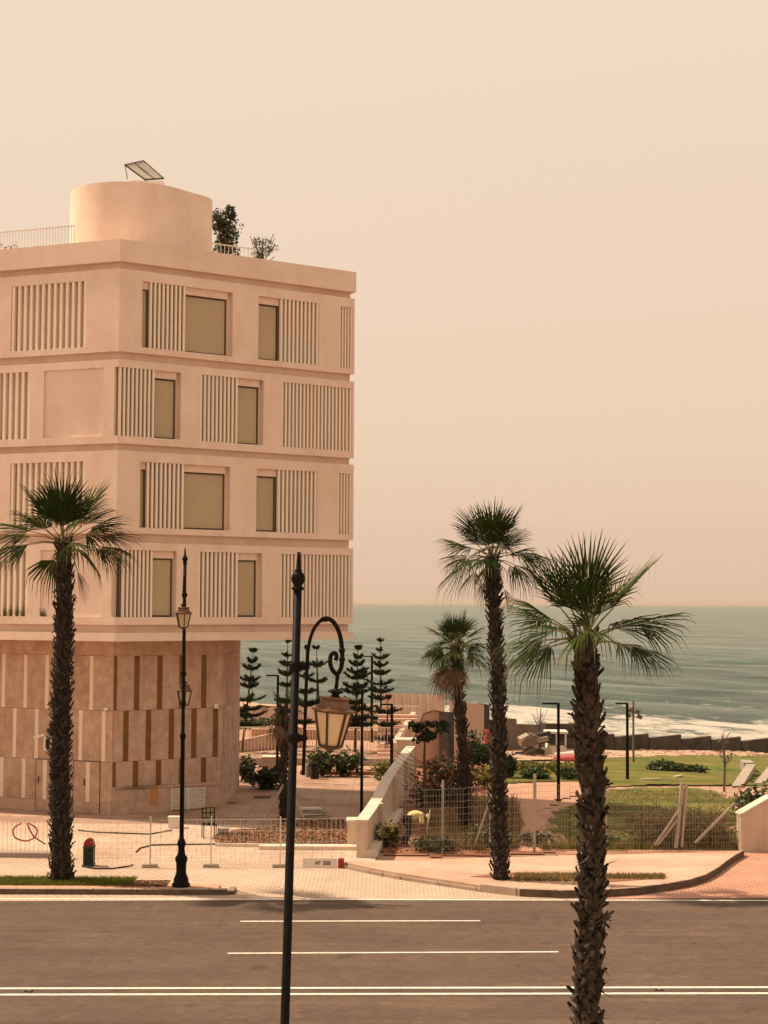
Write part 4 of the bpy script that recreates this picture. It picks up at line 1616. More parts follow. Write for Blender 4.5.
bush("bush", 434, 852, 44, 17, 'grey green bush at the foot of the wire fence below the worker', ('bush3', 'bush2'), 1500, .07, lobes=4, depth=.5)
bush('bush', 492, 848, 44, 24, 'leafy bush at the fence foot just left of the tall palm trunk', ('bush3', 'bush1'), 1500, .07, lobes=3, depth=.5)
bush('bush', 535, 846, 36, 14, 'low bush at the fence foot right of the tall palm trunk', ('bush3', 'bush2'), 800, .06, lobes=3, depth=.4)
bush('bush', 388, 846, 26, 26, 'dark broad leaved shrub between the ramp wall and the worker', ('bush2', 'bush5'), 500, .09, lobes=2, depth=.5)
bush('shrub', 450, 790, 62, 36, 'russet brown shrub left of the palm with the dry skirt', ('bush4', 'bush4', 'bush2'), 2000, .11, lobes=3)
bush('shrub', 440, 806, 60, 22, 'dark low shrub at the foot of the tufted pine', ('bush2',), 1100, .11, lobes=3)
bush('shrub', 478, 772, 34, 40, 'dark green rounded shrub between the two palm trunks', ('bush2', 'bush1'), 1600, .12, lobes=2)
bush('shrub', 508, 778, 18, 24, 'dark bushy plant just right of the tall palm trunk', ('bush2',), 700, .12, lobes=2)
bush('shrub', 486, 788, 26, 20, 'yellow flowering shrub left of the tall palm trunk', ('bush5',), 800, .10, lobes=2)
for px_, w_, lb in ((536, 26, 'low dark hedge clump left of the garden lamp post'), (575, 34, 'low dark hedge clump right of the garden lamp post')):
    bush('hedge', px_, 779, w_, 11, lb, ('bush2', 'bush1'), 900, .12, 'hedge', lobes=3, group='low hedge clumps on the lawn')
bush('hedge', 548, 771, 70, 9, 'yellowish flower row in front of the white kiosk', ('bush5', 'bush1', 'bush5'), 1600, .12, 'hedge', lobes=7)
bush('hedge', 664, 771, 30, 10, 'dark green mound on the lawn behind the fence, left one', ('bush2', 'bush1'), 900, .13, 'hedge', lobes=3, group='dark green mounds on the lawn')
bush('hedge', 690, 772, 34, 7, 'flatter dark green mound on the lawn, right one', ('bush2', 'bush1'), 800, .13, 'hedge', lobes=4, group='dark green mounds on the lawn')
mb = MB()
def dg_():
    p = T(rnd.uniform(424, 520), rnd.uniform(802, 851))
    if noise.noise(Vector((p.x * .6, p.y * .6, 9))) < -.15: return None
    return (p.x, p.y, p.z)
tufts(mb, 5200, dg_, .38, 'grass_dry', .022, .13)
tufts(mb, 1600, dg_, .30, 'grass1', .02, .12)
tag(mb.build('dry_grass'), 'dry straw coloured grass on the red soil behind the wire fence', 'grass', kind='stuff')
mb = MB()
def fg_():
    p = G(rnd.uniform(540, 741), rnd.uniform(846.5, 850.2)); return (p.x, p.y, 0)
tufts(mb, 1500, fg_, .22, 'grass1', .02, .09)
tufts(mb, 1300, fg_, .26, 'grass_dry', .018, .10)
tag(mb.build('fence_weeds'), 'ragged weeds growing along the foot of the wire fence on the right', 'weeds', kind='stuff')
bush('bush', 607, 846, 30, 12, 'low green clump at the fence foot hidden partly by the nearest palm trunk', ('bush3', 'bush1'), 700, .06, lobes=3, depth=.4)
bush('bush', 640, 828, 26, 12, 'small green clump on the lawn right of the nearest palm trunk', ('bush1', 'bush3'), 600, .07, lobes=3, depth=.4)
# dry tangle behind the fence right, leafy weeds at the pillar
root = thing('brushwood', 'dry tangled brushwood pressed against the wire fence on the right', 'brushwood', T(692, 850))
mb = MB()
for i in range(1900):
    a = Vector((rnd.uniform(-1.7, 1.4), rnd.uniform(.1, 1.6), rnd.uniform(0, 1) ** 1.4))
    v = Vector((rnd.gauss(0, .5), rnd.gauss(0, .2), rnd.gauss(0, .35)))
    mb.bar(a, a + v * rnd.uniform(.5, 1.1), .012, rnd.choice(['grass_dry', 'grass_dry', 'palm_dead', 'bush3']))
mb.build('twigs', root)
mb = MB(); leafcloud(mb, (.6, .9, .5), (1.1, .6, .55), 500, .07, ('bush3', 'bush2', 'grass_dry'), seed=4); mb.build('leaves', root)
bush('weed_bush', 752, 822, 40, 36, 'tall green weeds beside the right wall pillar', ('bush1', 'bush3', 'bush2'), 900, .12, 'weeds', lobes=3)
# sapling
sb_ = T(724, 792)
root = thing('sapling', 'bare young sapling on the lawn left of the broken benches', 'sapling', sb_)
mb = MB(); mb.tube([(0, 0, 0), (.05, 0, 1.2), (-.05, 0, 2.3)], [.05, .04, .015], 'wood', n=5)
for i in range(12):
    z = rnd.uniform(.9, 2.1); a = rnd.uniform(0, 6.28); mb.bar((0, 0, z), (math.cos(a) * .4, math.sin(a) * .4, z + .35), .025, 'wood')
mb.build('trunk', root)
mb = MB(); leafcloud(mb, (0, 0, 1.9), (.45, .45, .6), 60, .07, ('bush3', 'bush4'), seed=9); mb.build('crown', root)
sb_ = T(540, 752)
root = thing('sapling', 'leafless thin sapling standing before the surf above the grey wall', 'sapling', sb_)
mb = MB(); hs = P(540, 708, sb_.y).z - sb_.z
mb.tube([(0, 0, 0), (0, 0, hs * .6), (.05, 0, hs)], [.05, .04, .02], 'wood', n=5)
for i in range(9):
    a = rnd.uniform(0, 6.28); mb.bar((0, 0, hs * rnd.uniform(.45, .7)), (math.cos(a) * .45, math.sin(a) * .4, hs * rnd.uniform(.8, 1)), .02, 'wood')
mb.build('trunk', root)


# walls in the distance
def wall_seg(mb, pa, ya, pb, yb, ta, tb, thick, key, capkey=None, sink=.3):
    a, b = T(pa, ya), T(pb, yb)
    za, zb = P(pa, ta, a.y).z, P(pb, tb, b.y).z
    d = Vector((b.x - a.x, b.y - a.y)).normalized()
    n = Vector((-d.y, d.x)) * thick
    zz = min(a.z, b.z) - sink
    vs = [(a.x, a.y, zz), (b.x, b.y, zz), (b.x + n.x, b.y + n.y, zz), (a.x + n.x, a.y + n.y, zz), (a.x, a.y, za), (b.x, b.y, zb), (b.x + n.x, b.y + n.y, zb), (a.x + n.x, a.y + n.y, za)]
    mb.mesh(vs, [(0, 3, 2, 1), (0, 1, 5, 4), (1, 2, 6, 5), (2, 3, 7, 6), (3, 0, 4, 7)], key)
    mb.mesh([vs[4], vs[5], vs[6], vs[7]], [(0, 1, 2, 3)], capkey or key)


sw = thing('sea_wall', 'dark stained concrete sea wall of long blocks behind the lawn', 'wall')
xs = [592, 613, 645.4, 678, 709.5, 742.5, 775, 810, 850, 900, 960]
A9, B9 = T(592, 751.5), T(735, 751.7)
d9 = (B9 - A9) / (735 - 592)
for i9, (a, b) in enumerate(zip(xs, xs[1:])):
    p, q = A9 + d9 * (a - 592), A9 + d9 * (b - .7 - 592)
    zt9 = P(a, 736 + (a - 600) * .033 + .2 * (i9 % 2) + .4, p.y).z
    mb = MB(); mb.prism([(p.x, p.y), (q.x, q.y), (q.x, q.y + .5), (p.x, p.y + .5)], min(p.z, q.z) - 1.2, zt9, 'concrete_dk', 'concrete_md'); mb.build('wall_block', sw)
gw = thing('boundary_wall', 'tall weathered grey and brown wall panels behind the white kiosk', 'wall')
for (a, b, t0, t1, k_) in ((503, 517, 718, 719, 'concrete_md'), (516, 546, 724, 725, 'concrete_md'), (545, 573, 723.5, 724, 'concrete_dk'), (573, 592, 723, 724, 'concrete_md'), (484, 504, 720, 719, 'concrete_dk')):
    mb = MB(); wall_seg(mb, a, 750.5, b - .4, 750.6, t0, t1, .4, k_, 'concrete_md'); mb.build('wall_panel', gw)
pw = thing('pink_wall', 'broad pink rendered wall with a rounded top corner behind the dry skirted palm', 'wall')
mb = MB()
a, b = T(414, 768), T(448, 771)
zt_ = P(430, 711, a.y).z
pts = [(a.x, a.z - .2), (b.x, b.z - .2), (b.x, zt_ - .1), (b.x - .5, zt_ + .02), (a.x + .9, zt_ + .02), (a.x + .45, zt_ - .12), (a.x + .1, zt_ - .9), (a.x, zt_ - 1.5)]
n = len(pts)
vs = [(x, a.y, z) for x, z in pts] + [(x, a.y + .3, z) for x, z in pts]
mb.mesh(vs, [tuple(range(n)), tuple(reversed(range(n, 2 * n)))] + [(i, n + i, n + (i + 1) % n, (i + 1) % n) for i in range(n)], 'pinkwall')
mb.build('wall_panel', pw)
mb = MB()
mb.tube([(x, a.y - .02, z) for x, z in pts[2:]], .03, 'wood', n=5); mb.build('edge_cable', pw)
mb = MB(); wall_seg(mb, 455, 760, 484, 757, 700, 705, .3, 'pinkwall'); mb.build('wall_panel', pw)
mb = MB(); wall_seg(mb, 448.5, 770, 454, 769, 712, 712, .5, 'concrete_dk'); mb.build('dark_block', pw)  # dark block standing in for the dark gap between the wall panels
mb = MB(); wall_seg(mb, 483.5, 757, 489.5, 757, 704, 705, .5, 'concrete_dk'); mb.build('dark_block', pw)
hd_ = thing('hoarding', 'pale sheet hoarding fence between the pines and the surf', 'hoarding')
mb = MB(); wall_seg(mb, 380, 728, 444.5, 728, 693, 695, .08, 'hoard', sink=2); mb.build('sheet', hd_)
mb = MB()
for px_ in range(380, 446, 8):
    p = T(px_, 728); mb.box((p.x, p.y - .05, (p.z + P(px_, 694, p.y).z) / 2), (.07, .06, P(px_, 694, p.y).z - p.z), 'white')
mb.build('post', hd_)

# white kiosk
kb = T(557, 757)
root = thing('kiosk', 'small white guard kiosk with dark windows beside the grey wall', 'kiosk', kb)
s = kb.y / FPX; kw, kh = 19 * s, P(557, 731, kb.y).z - kb.z
mb = MB()
mb.box((0, .6, kh * .22), (kw, 1.2, kh * .44), 'white')
for dx in (-kw / 2 + .05, -.02, kw / 2 - .05):
    mb.box((dx, .05, kh * .65), (.09, .1, kh * .5), 'white')
mb.box((0, 1.15, kh * .65), (kw, .1, kh * .5), 'white')
mb.box((-kw / 2 + .05, .65, kh * .65), (.08, 1.0, kh * .5), 'white'); mb.box((kw / 2 - .05, .65, kh * .65), (.08, 1.0, kh * .5), 'white')
mb.build('booth', root)
for dx in (-kw / 4, kw / 4):
    mb = MB(); mb.box((dx, .06, kh * .63), (kw / 2 - .12, .03, kh * .34), 'glassdk'); mb.build('window', root)
mb = MB(); mb.box((0, .6, kh * .94), (kw + .15, 1.4, .12), 'white'); mb.build('roof', root)
# rubble of crates/grey machine
kb = T(534, 757)
root = thing('scrap_pile', 'grey and pale heap of leaning boards and broken blocks left of the kiosk', 'scrap pile', kb)
for k_ in range(15):
    mb = MB()
    mt = Matrix.Rotation(rnd.uniform(-.5, .5), 3, 'Z') @ Matrix.Rotation(rnd.uniform(-.5, .5), 3, 'Y') @ Matrix.Rotation(rnd.uniform(-.3, .5), 3, 'X')
    mb.box((rnd.uniform(-.75, .75), rnd.uniform(0, .7), .18 + .8 * rnd.random() ** 1.2), (rnd.uniform(.35, .9), rnd.uniform(.08, .4), rnd.uniform(.15, .55)), rnd.choice(['concrete', 'concrete_md', 'concrete_md', 'hoard', 'concrete_dk']), mtx=mt)
    mb.build('board', root)
mb = MB()
for k_ in range(30): mb.box((rnd.uniform(-1.3, 1.3), rnd.uniform(-.5, .3), .06), (rnd.uniform(.1, .3), .1, .1), rnd.choice(['concrete', 'hoard', 'white']), rnd.uniform(0, 3))
tag(mb.build('rubble', root), kind='stuff')
p = T(575, 761)
root = thing('tarpaulin', 'rolled red and pale tarpaulin lying on the track right of the kiosk', 'tarpaulin', p)
mb = MB(); mb.tube([(-1.1, 0, .12), (0, .05, .14), (1.1, 0, .12)], [.12, .15, .11], 'pinkcloth', n=8); mb.build('red_roll', root)
mb = MB(); mb.tube([(-1.0, .3, .28), (0, .3, .33), (1.3, .3, .28)], [.1, .14, .1], 'white', n=8); mb.build('pale_roll', root)
p = T(489, 764)
root = thing('hanging_cloth', 'red and pink cloth hung on a post beside the tall palm trunk', 'cloth', p)
mb = MB()
hh = P(489, 729, p.y).z - p.z
vs = []; fs = []
for i in range(9):
    for j in range(9):
        vs.append((-.28 + .56 * i / 8, .06 * math.sin(i * 1.7 + j * .4) - .08, hh - j / 8 * hh * .55)) 
for i in range(8):
    for j in range(8): fs.append((i * 9 + j, (i + 1) * 9 + j, (i + 1) * 9 + j + 1, i * 9 + j + 1))
mb.mesh(vs, fs, 'pinkcloth'); mb.build('cloth', root)
mb = MB(); mb.bar((0, 0, 0), (0, 0, hh + .1), .06, 'wood'); mb.build('post', root)

# concrete benches on the right
root = thing('broken_bench', 'pale broken concrete slab wall stepping up on the lawn near the right edge', 'concrete slab')
for (pa, ya, pb, yb, ta, tb) in ((737, 787, 751, 774, 781, 764),):
    a, b = T(pa, ya), T(pb, yb)
    mb = MB(); d = (b - a); 
    mb.box(((a + b) / 2 + Vector((0, 0, .12))), (.45, d.length, .3), 'concrete', mtx=Matrix.Rotation(-math.atan2(d.x, d.y), 3, 'Z')); mb.build('lower_slab', root)
    mb = MB(); c_ = b + Vector((.15, 1.5, .25)); mb.box(c_, (.5, 1.6, .45), 'concrete', mtx=Matrix.Rotation(-.1, 3, 'Z')); mb.build('upper_slab', root)
a, b = T(757, 786), T(775, 773)
d = b - a
mb = MB(); mb.box((a + b) / 2 + Vector((0, 0, .1)), (.4, d.length * .8, .3), 'concrete', mtx=Matrix.Rotation(-math.atan2(d.x, d.y), 3, 'Z'))
tag(mb.build('concrete_bench'), 'second low concrete slab cut by the right edge of the picture', 'concrete slab')
# scattered stones / planks
for i, (px_, py_, w_, lb) in enumerate(((651, 781, .9, 'pale plank lying on the lawn left of the dark mounds'), (678, 778, .9, 'weathered plank lying on the lawn below the flat dark mound'), (613, 754, 1.0, 'leaning broken plank at the foot of the sea wall'))):
    p = T(px_, py_); mb = MB(); mb.box((0, 0, .08), (w_, .14, .07), 'cream_wall', .3 + i * .7)
    o = mb.build('plank', None, p); tag(o, lb, 'plank')
mb = MB()
for i in range(420):
    p = T(rnd.uniform(600, 790), rnd.uniform(750.5, 757)); r_ = rnd.uniform(.04, .14)
    mb.box(p + Vector((0, 0, .03)), (r_ * 2, r_ * 1.4, r_), rnd.choice(['sand', 'cream_wall', 'concrete', 'path']), mtx=Matrix.Rotation(rnd.uniform(0, 3), 3, 'Z') @ Matrix.Rotation(rnd.uniform(-.4, .4), 3, 'X'))
tag(mb.build('rubble'), 'loose pale rubble along the foot of the sea wall', 'rubble', kind='stuff')


# ------------------------------------------------------------------ fences
def wire_panel(parent, a, b, h, key='wire', vs_=.085, hs_=.18, w=.007, lean=0, z0=.05, name='mesh_panel'):
    mb = MB()
    a, b = Vector(a), Vector(b)
    L_ = (b - a).length
    n = max(1, int(L_ / vs_))
    for i in range(n + 1):
        p = a.lerp(b, i / n)
        mb.bar(p + Vector((0, 0, z0)), p + Vector((0, 0, h)), w, key)
    m_ = int((h - z0) / hs_)
    for j in range(m_ + 1):
        z = z0 + (h - z0) * j / m_
        mb.bar(a + Vector((0, 0, z)), b + Vector((0, 0, z)), w * (1.3 if j in (0, m_) else 1), key)
    return mb.build(name, parent)


wf = thing('wire_fence', 'grey welded wire fence on posts between the pavement and the garden', 'fence')
fpx = [(399, 855.5), (421, 855), (442, 854.5), (466, 854), (489, 853.5), (512, 853), (534, 852.5), (570, 852), (606, 851.5), (642, 851.2), (678, 850.8), (710, 850.4), (741, 850)]
fp = [G(a, b) for a, b in fpx]
for a, b in zip(fp, fp[1:]):
    wob = rnd.uniform(-.05, .05)
    wire_panel(wf, (a.x, a.y, 0), (b.x, b.y, 0), 2.0 + wob)
for i, (px_, top, w_) in enumerate(((442, 780, .09), (489.5, 787, .06), (534, 774, .11), (606, 790, .05))):
    p = G(px_, 853.5 if px_ < 500 else 852.3); mb = MB()
    zt_ = P(px_, top, p.y).z
    mb.bar((p.x, p.y - .06, 0), (p.x + .02, p.y - .06, zt_), w_ * .8, 'galv'); mb.build('post', wf)
for (pa, ya, pb, yb, w_) in ((676, 848, 682, 783, .09), (681.5, 847, 686.5, 785, .07), (655, 845, 679, 810, .06), (657.5, 845, 681, 815, .06), (695, 843, 735, 803, .07), (475, 845, 490, 800, .05)):
    Yd = G(680, 851).y - .12
    mb = MB(); a = P(pa, ya, Yd); b = P(pb, yb, Yd + .05); a.z = max(a.z, .02); mb.bar(a, b, w_, 'galv'); mb.build('brace' if w_ < .065 else 'post', wf)

# temporary fence on the left forecourt
tf = thing('temporary_fence', 'low white wire fence panels standing on the sunny forecourt', 'fence')
tpx = [(84, 866.5), (117, 867.5), (150, 867.8), (182, 867.5), (211, 866.5), (245, 866.5), (280, 866), (312, 866), (345, 865)]
tp2 = [G(a, b) for a, b in tpx]
for a, b in zip(tp2, tp2[1:]):
    wire_panel(tf, (a.x, a.y, 0), (b.x, b.y, 0), 1.35, 'wire_white', .13, .27, .0055)
for px_ in (150, 211, 280):
    p = G(px_, 867.5); mb = MB(); mb.box((p.x, p.y, .05), (.42, .22, .1), 'concrete'); mb.bar((p.x, p.y, 0), (p.x, p.y, 1.45), .035, 'wire_white'); mb.build('foot_block', tf)
tf2 = thing('temporary_fence', 'second low wire fence row behind the first on the forecourt', 'fence')
tp3 = [G(a, b) for a, b in ((60, 857), (110, 857.5), (160, 857.5), (210, 857), (262, 856.5), (305, 856), (345, 855))]
for a, b in zip(tp3, tp3[1:]):
    wire_panel(tf2, (a.x, a.y, 0), (b.x, b.y, 0), 1.1, 'wire_white', .13, .3, .005)
# barred barrier far left
bl = thing('barrier_fence', 'white barred barrier on a concrete kerb at the left edge of the forecourt', 'fence')
a, b = G(-60, 857), G(56, 857)
railing('bars', bl, (a.x, a.y, .1), (b.x, b.y, .1), 1.0, .13, .012, 'wire_white')
mb = MB(); mb.box(((a.x + b.x) / 2, (a.y + b.y) / 2, .07), (b.x - a.x, .25, .14), 'concrete'); mb.build('plinth', bl)

# cables, hose
p = G(25, 857); 
mb = MB(); cx = P(25, 832, p.y - .15)
pts = []
for i in range(34):
    a = i / 33 * 5.8 + 1.9
    pts.append((cx.x + .36 * math.cos(a), cx.y + .03 * math.sin(i), cx.z + .26 * math.sin(a)))
e_ = pts[-1]
pts += [(e_[0] + .05, e_[1], e_[2] - .15), (e_[0] + .2, e_[1], e_[2] - .4), (e_[0] + .55, e_[1], e_[2] - .62)]
mb.tube(pts, .022, 'red', n=6)
tag(mb.build('hose'), 'loop of red hose hung on the white barred barrier', 'hose')
for nm, lb, pix in (('cable', 'dark cable lying in a curve on the forecourt near the lamp pedestal', [(136, 852), (140, 848), (152, 845), (175, 844.5), (205, 844), (228, 844)]),
                    ('cable', 'dark hose trailing over the paving beside the red topped bin', [(82, 866), (95, 868.5), (112, 868.5), (126, 866.5), (133, 865)]),
                    ('cable', 'thin dark cable behind the left palm on the sunlit paving', [(78, 830), (95, 832), (120, 833), (150, 834), (172, 830)])):
    mb = MB(); mb.tube([(q.x, q.y, .03) for q in (G(a, b, .03) for a, b in pix)], .022, 'black', n=6)
    tag(mb.build(nm), lb, 'cable')
# bin
p = G(89, 866)
root = thing('waste_bin', 'dark green slatted bin with a rounded red top beside the left palm', 'bin', p)
mb = MB()
for i in range(8):
    mb.box((-.14 + i * .04, -.01, .3), (.018, .26, .54), 'darkgreen')
mb.box((0, .02, .28), (.26, .18, .5), 'black'); mb.box((0, 0, .04), (.32, .3, .06), 'darkgreen'); mb.box((0, 0, .55), (.32, .3, .05), 'darkgreen'); mb.build('body', root)
mb = MB()
vs = [(-.15 * math.cos(a), 0, .58 + .22 * math.sin(a)) for a in [math.pi * i / 12 for i in range(13)]]
mb.mesh([(x, -.12, z) for x, y, z in vs] + [(x, .12, z) for x, y, z in vs], [tuple(reversed(range(13))), tuple(range(13, 26))] + [(i, i + 1, 14 + i, 13 + i) for i in range(12)] + [(12, 0, 13, 25)], 'red')
mb.build('lid', root)
# metal chair frame
p = G(209, 838)
root = thing('metal_chair', 'thin black metal chair frame standing on the forecourt', 'chair', p, R(15))
for dx in (-.2, .2):
    for dy in (-.2, .2):
        mb = MB(); mb.bar((dx, dy, 0), (dx, dy, .45 if dy < 0 else .95), .03, 'iron'); mb.build('leg', root)
mb = MB(); mb.box((0, 0, .45), (.44, .44, .03), 'iron'); mb.build('seat', root)
mb = MB()
for z in (.62, .78, .94): mb.bar((-.2, .2, z), (.2, .2, z), .03, 'iron')
for dx in (-.07, .07): mb.bar((dx, .2, .62), (dx, .2, .94), .02, 'iron')
mb.build('backrest', root)
p = G(223, 838); mb = MB(); mb.box((0, 0, .14), (.3, .25, .28), 'concrete_md', .3); mb.box((.02, 0, .30), (.34, .28, .03), 'concrete', .3)
tag(mb.build('crate', None, p), 'small dark box on the ground right of the metal chair', 'box')
p = G(175, 828); mb = MB(); mb.box((0, 0, .18), (.42, .3, .36), 'white'); mb.box((0, 0, .37), (.46, .34, .04), 'strip_light')
tag(mb.build('crate', None, p), 'small pale carton on the forecourt behind the lamp pedestal', 'box')
# mulch bed
MP = [G(a, b) for a, b in ((216, 846), (345, 848), (345, 823), (300, 824), (262, 832), (230, 834), (216, 838))]
mb = MB(); mb.prism([(q.x, q.y) for q in MP], 0, .05, 'soil')
pl = [(q.x, q.y) for q in MP]
x0, x1 = min(q[0] for q in pl), max(q[0] for q in pl); y0, y1 = min(q[1] for q in pl), max(q[1] for q in pl)
for i in range(5200):
    x, y = rnd.uniform(x0, x1), rnd.uniform(y0, y1)
    if not in_poly(x, y, pl): continue
    mb.box((x, y, .06 + rnd.uniform(0, .07)), (rnd.uniform(.05, .2), rnd.uniform(.02, .06), rnd.uniform(.02, .05)), rnd.choice(['mulch1', 'mulch1', 'mulch2', 'palm_dead']), mtx=Matrix.Rotation(rnd.uniform(0, 3.1), 3, 'Z') @ Matrix.Rotation(rnd.uniform(-.7, .7), 3, 'Y'))
tag(mb.build('bark_mulch'), 'reddish bark mulch bed left of the cream ramp pillar', 'mulch', kind='stuff')
mbk = MB()
for a, b in zip(MP[:1] + MP[:1], MP[1:2]):
    mbk.bar((a.x, a.y - .08, .04), (b.x, b.y - .08, .04), .12, 'cream_cap')
struct(mbk.build('bed_kerb'))
# boulder-like slab stack
p = G(312, 820)
root = thing('slab_stack', 'untidy stack of pale paving slabs behind the mulch bed', 'slabs', p)
for i, (dx, dz, w_, r_) in enumerate(((-.25, .05, .9, .1), (.15, .13, .95, -.2), (-.05, .21, .9, .3), (.05, .29, .95, 0), (-.1, .37, .8, .2))):
    mb = MB(); mb.box((dx, i * .06, dz), (w_, .5, .055), 'concrete' if i % 2 else 'cream_cap', r_); mb.build('slab', root)

# cream pillar and the receding ramp wall
rw = thing('ramp_wall', 'cream parapet wall with a square end pillar climbing away beside the plaza', 'wall')
a, b = G(347, 848), G(362.5, 848)
hz = P(354, 822, a.y).z
mb = MB(); mb.box(((a.x + b.x) / 2, a.y + .35, hz / 2), (b.x - a.x, .7, hz), 'cream_wall'); mb.build('end_pillar', rw)
mb = MB(); mb.box(((a.x + b.x) / 2, a.y + .35, hz + .03), (b.x - a.x + .06, .76, .06), 'cream_cap'); mb.build('pillar_cap', rw)
mb = MB(); mb.box(((a.x + b.x) / 2 - 1.2, a.y - .25, .06), (b.x - a.x + 3.0, .5, .12), 'cream_cap'); mb.build('plinth', rw)
W0 = G(367, 858); 
Yf = 68.0
prof = [(0, 821.5, 367), (.12, 811, 370), (.25, 799, 374), (.36, 786, 380), (.46, 777, 386), (.58, 769, 392), (.72, 761, 399), (.86, 753, 405), (1.0, 747, 410)]
mb = MB(); mbc = MB(); mbb = MB()
th = .32
def wpt(t, px_, ytop):
    Y = W0.y + (Yf - W0.y) * t
    x = W0.x + (1.35 - W0.x) * t
    z = P(px_, ytop, Y).z
    return Vector((x, Y, z))
tops = [wpt(*q[:1], q[2], q[1]) for q in prof]
for a, b in zip(tops, tops[1:]):
    pl4 = [(a.x - th, a.y), (a.x, a.y), (b.x, b.y), (b.x - th, b.y)]
    vs = [(pl4[0][0], pl4[0][1], -.02), (pl4[1][0], pl4[1][1], -.02), (pl4[2][0], pl4[2][1], -.02), (pl4[3][0], pl4[3][1], -.02)] + [(pl4[0][0], pl4[0][1], a.z), (pl4[1][0], pl4[1][1], a.z), (pl4[2][0], pl4[2][1], b.z), (pl4[3][0], pl4[3][1], b.z)]
    mb.mesh(vs, [(0, 1, 5, 4), (1, 2, 6, 5), (2, 3, 7, 6), (3, 0, 4, 7)], 'cream_wall')
    cz = .05; o = .03
    vs2 = [(x + (-o if i in (0, 3) else o), y, z + q) for q in (0, cz) for i, (x, y, z) in enumerate(vs[4:])]
    mbc.mesh(vs2, [(0, 3, 2, 1), (4, 5, 6, 7), (0, 1, 5, 4), (1, 2, 6, 5), (2, 3, 7, 6), (3, 0, 4, 7)], 'cream_cap')
mb.build('wall', rw); mbc.build('coping', rw)
for t in (.19, .50, .75):
    mb = MB(); i0 = min(len(tops) - 2, int(t * 8)); a = tops[i0].lerp(tops[i0 + 1], t * 8 - i0)
    mb.box((a.x + .06, a.y, (a.z + .05) / 2), (.14, .28, a.z + .05), 'cream_wall'); mb.build('buttress', rw)
mb = MB(); a = Vector((W0.x, W0.y, 0)); b = Vector((1.35, Yf, 0)); 
vs = [(a.x + .004, a.y, 0), (a.x + .3, a.y + .1, 0), (a.x + .3 + (b.x - a.x) * .5, a.y + (b.y - a.y) * .5, 0), (a.x + (b.x - a.x) * .5 + .004, a.y + (b.y - a.y) * .5, 0)]
mb.prism([(q[0], q[1]) for q in vs], 0, .22, 'cream_cap'); mb.build('plinth', rw)
fz = tops[-1]
mb = MB(); mb.box((fz.x - .35, fz.y + .5, (fz.z + .25) / 2), (.85, 1.0, fz.z + .25), 'cream_wall'); mb.build('far_pillar', rw)
mb = MB(); mb.box((fz.x - .35, fz.y + .5, fz.z + .28), (.92, 1.08, .07), 'cream_cap'); mb.build('pillar_cap', rw)

# right pillar wall with sloping top
rp_ = thing('boundary_pillar', 'cream wall end with a sloping top at the right edge of the pavement', 'wall')
a = G(741, 852); 
ex = a.x + 8
zA, zB = P(741, 816, a.y).z, P(768, 797, a.y + .8).z
x768 = P(768, 820, a.y + .4).x
Ysl = .25
mb = MB()
zz2 = zB + .5
pA, pB, pC = (a.x, a.y), (x768, a.y + .2), (ex, a.y + .9)
def wq(p, q, z0a, z0b, th_=.6, key='cream_wall', cap='cream_cap', mb=mb):
    vs = [(p[0], p[1], -.02), (q[0], q[1], -.02), (q[0], q[1] + th_, -.02), (p[0], p[1] + th_, -.02), (p[0], p[1], z0a), (q[0], q[1], z0b), (q[0], q[1] + th_, z0b), (p[0], p[1] + th_, z0a)]
    mb.mesh(vs, [(0, 1, 5, 4), (1, 2, 6, 5), (2, 3, 7, 6), (3, 0, 4, 7)], key)
wq(pA, pB, zA, zB); wq(pB, pC, zB, zz2)
mb.build('wall', rp_)
mb = MB()
for (p, q, za, zb) in ((pA, pB, zA, zB), (pB, pC, zB, zz2)):
    vs = [(p[0] - (.03 if p is pA else 0), p[1] - .03, za), (q[0], q[1] - .03, zb), (q[0], q[1] + .63, zb), (p[0] - (.03 if p is pA else 0), p[1] + .63, za)]
    vs = vs + [(x, y, z + .06) for x, y, z in vs]
    mb.mesh(vs, [(0, 3, 2, 1), (4, 5, 6, 7), (0, 1, 5, 4), (1, 2, 6, 5), (2, 3, 7, 6), (3, 0, 4, 7)], 'cream_cap')
mb.build('coping', rp_)

# white board with small print and red block at the fence foot
p0, p1 = G(303, 867.2), G(337, 867)
root = thing('sign_board', 'low white board with black printing lying against the forecourt fence', 'sign', ((p0.x + p1.x) / 2, p0.y - .1, 0))
wd_ = p1.x - p0.x
mb = MB(); mb.box((0, 0, .14), (wd_, .03, .26), 'white', mtx=Matrix.Rotation(R(-8), 3, 'X')); mb.build('board', root)
def text(body, size, loc, parent, key, rot=(math.pi / 2, 0, 0), name='lettering'):
    cu = bpy.data.curves.new(name, 'FONT'); cu.body = body; cu.size = size; cu.extrude = .002; cu.align_x = 'CENTER'; cu.align_y = 'CENTER'
    o = bpy.data.objects.new(name, cu); COL.objects.link(o)
    dg = bpy.context.evaluated_depsgraph_get(); dg.update()
    me = bpy.data.meshes.new_from_object(o.evaluated_get(dg)); bpy.data.objects.remove(o)
    me.materials.clear(); me.materials.append(M[key])
    o = bpy.data.objects.new(name, me); COL.objects.link(o); o.parent = parent; o.location = loc; o.rotation_euler = rot
    return o
text('AF', .15, (-.06, -.035, .14), root, 'black', (math.pi / 2 - R(8), 0, 0))
mb = MB()
for z in (.18, .14, .10): mb.box((.2, -.03 - (.0), z), (.22, .004, .018), 'black')
mb.build('small_print', root)
p = G(341, 868); mb = MB(); mb.box((0, 0, .13), (.17, .2, .26), 'red'); mb.box((0, 0, .27), (.12, .14, .03), 'pinkcloth')
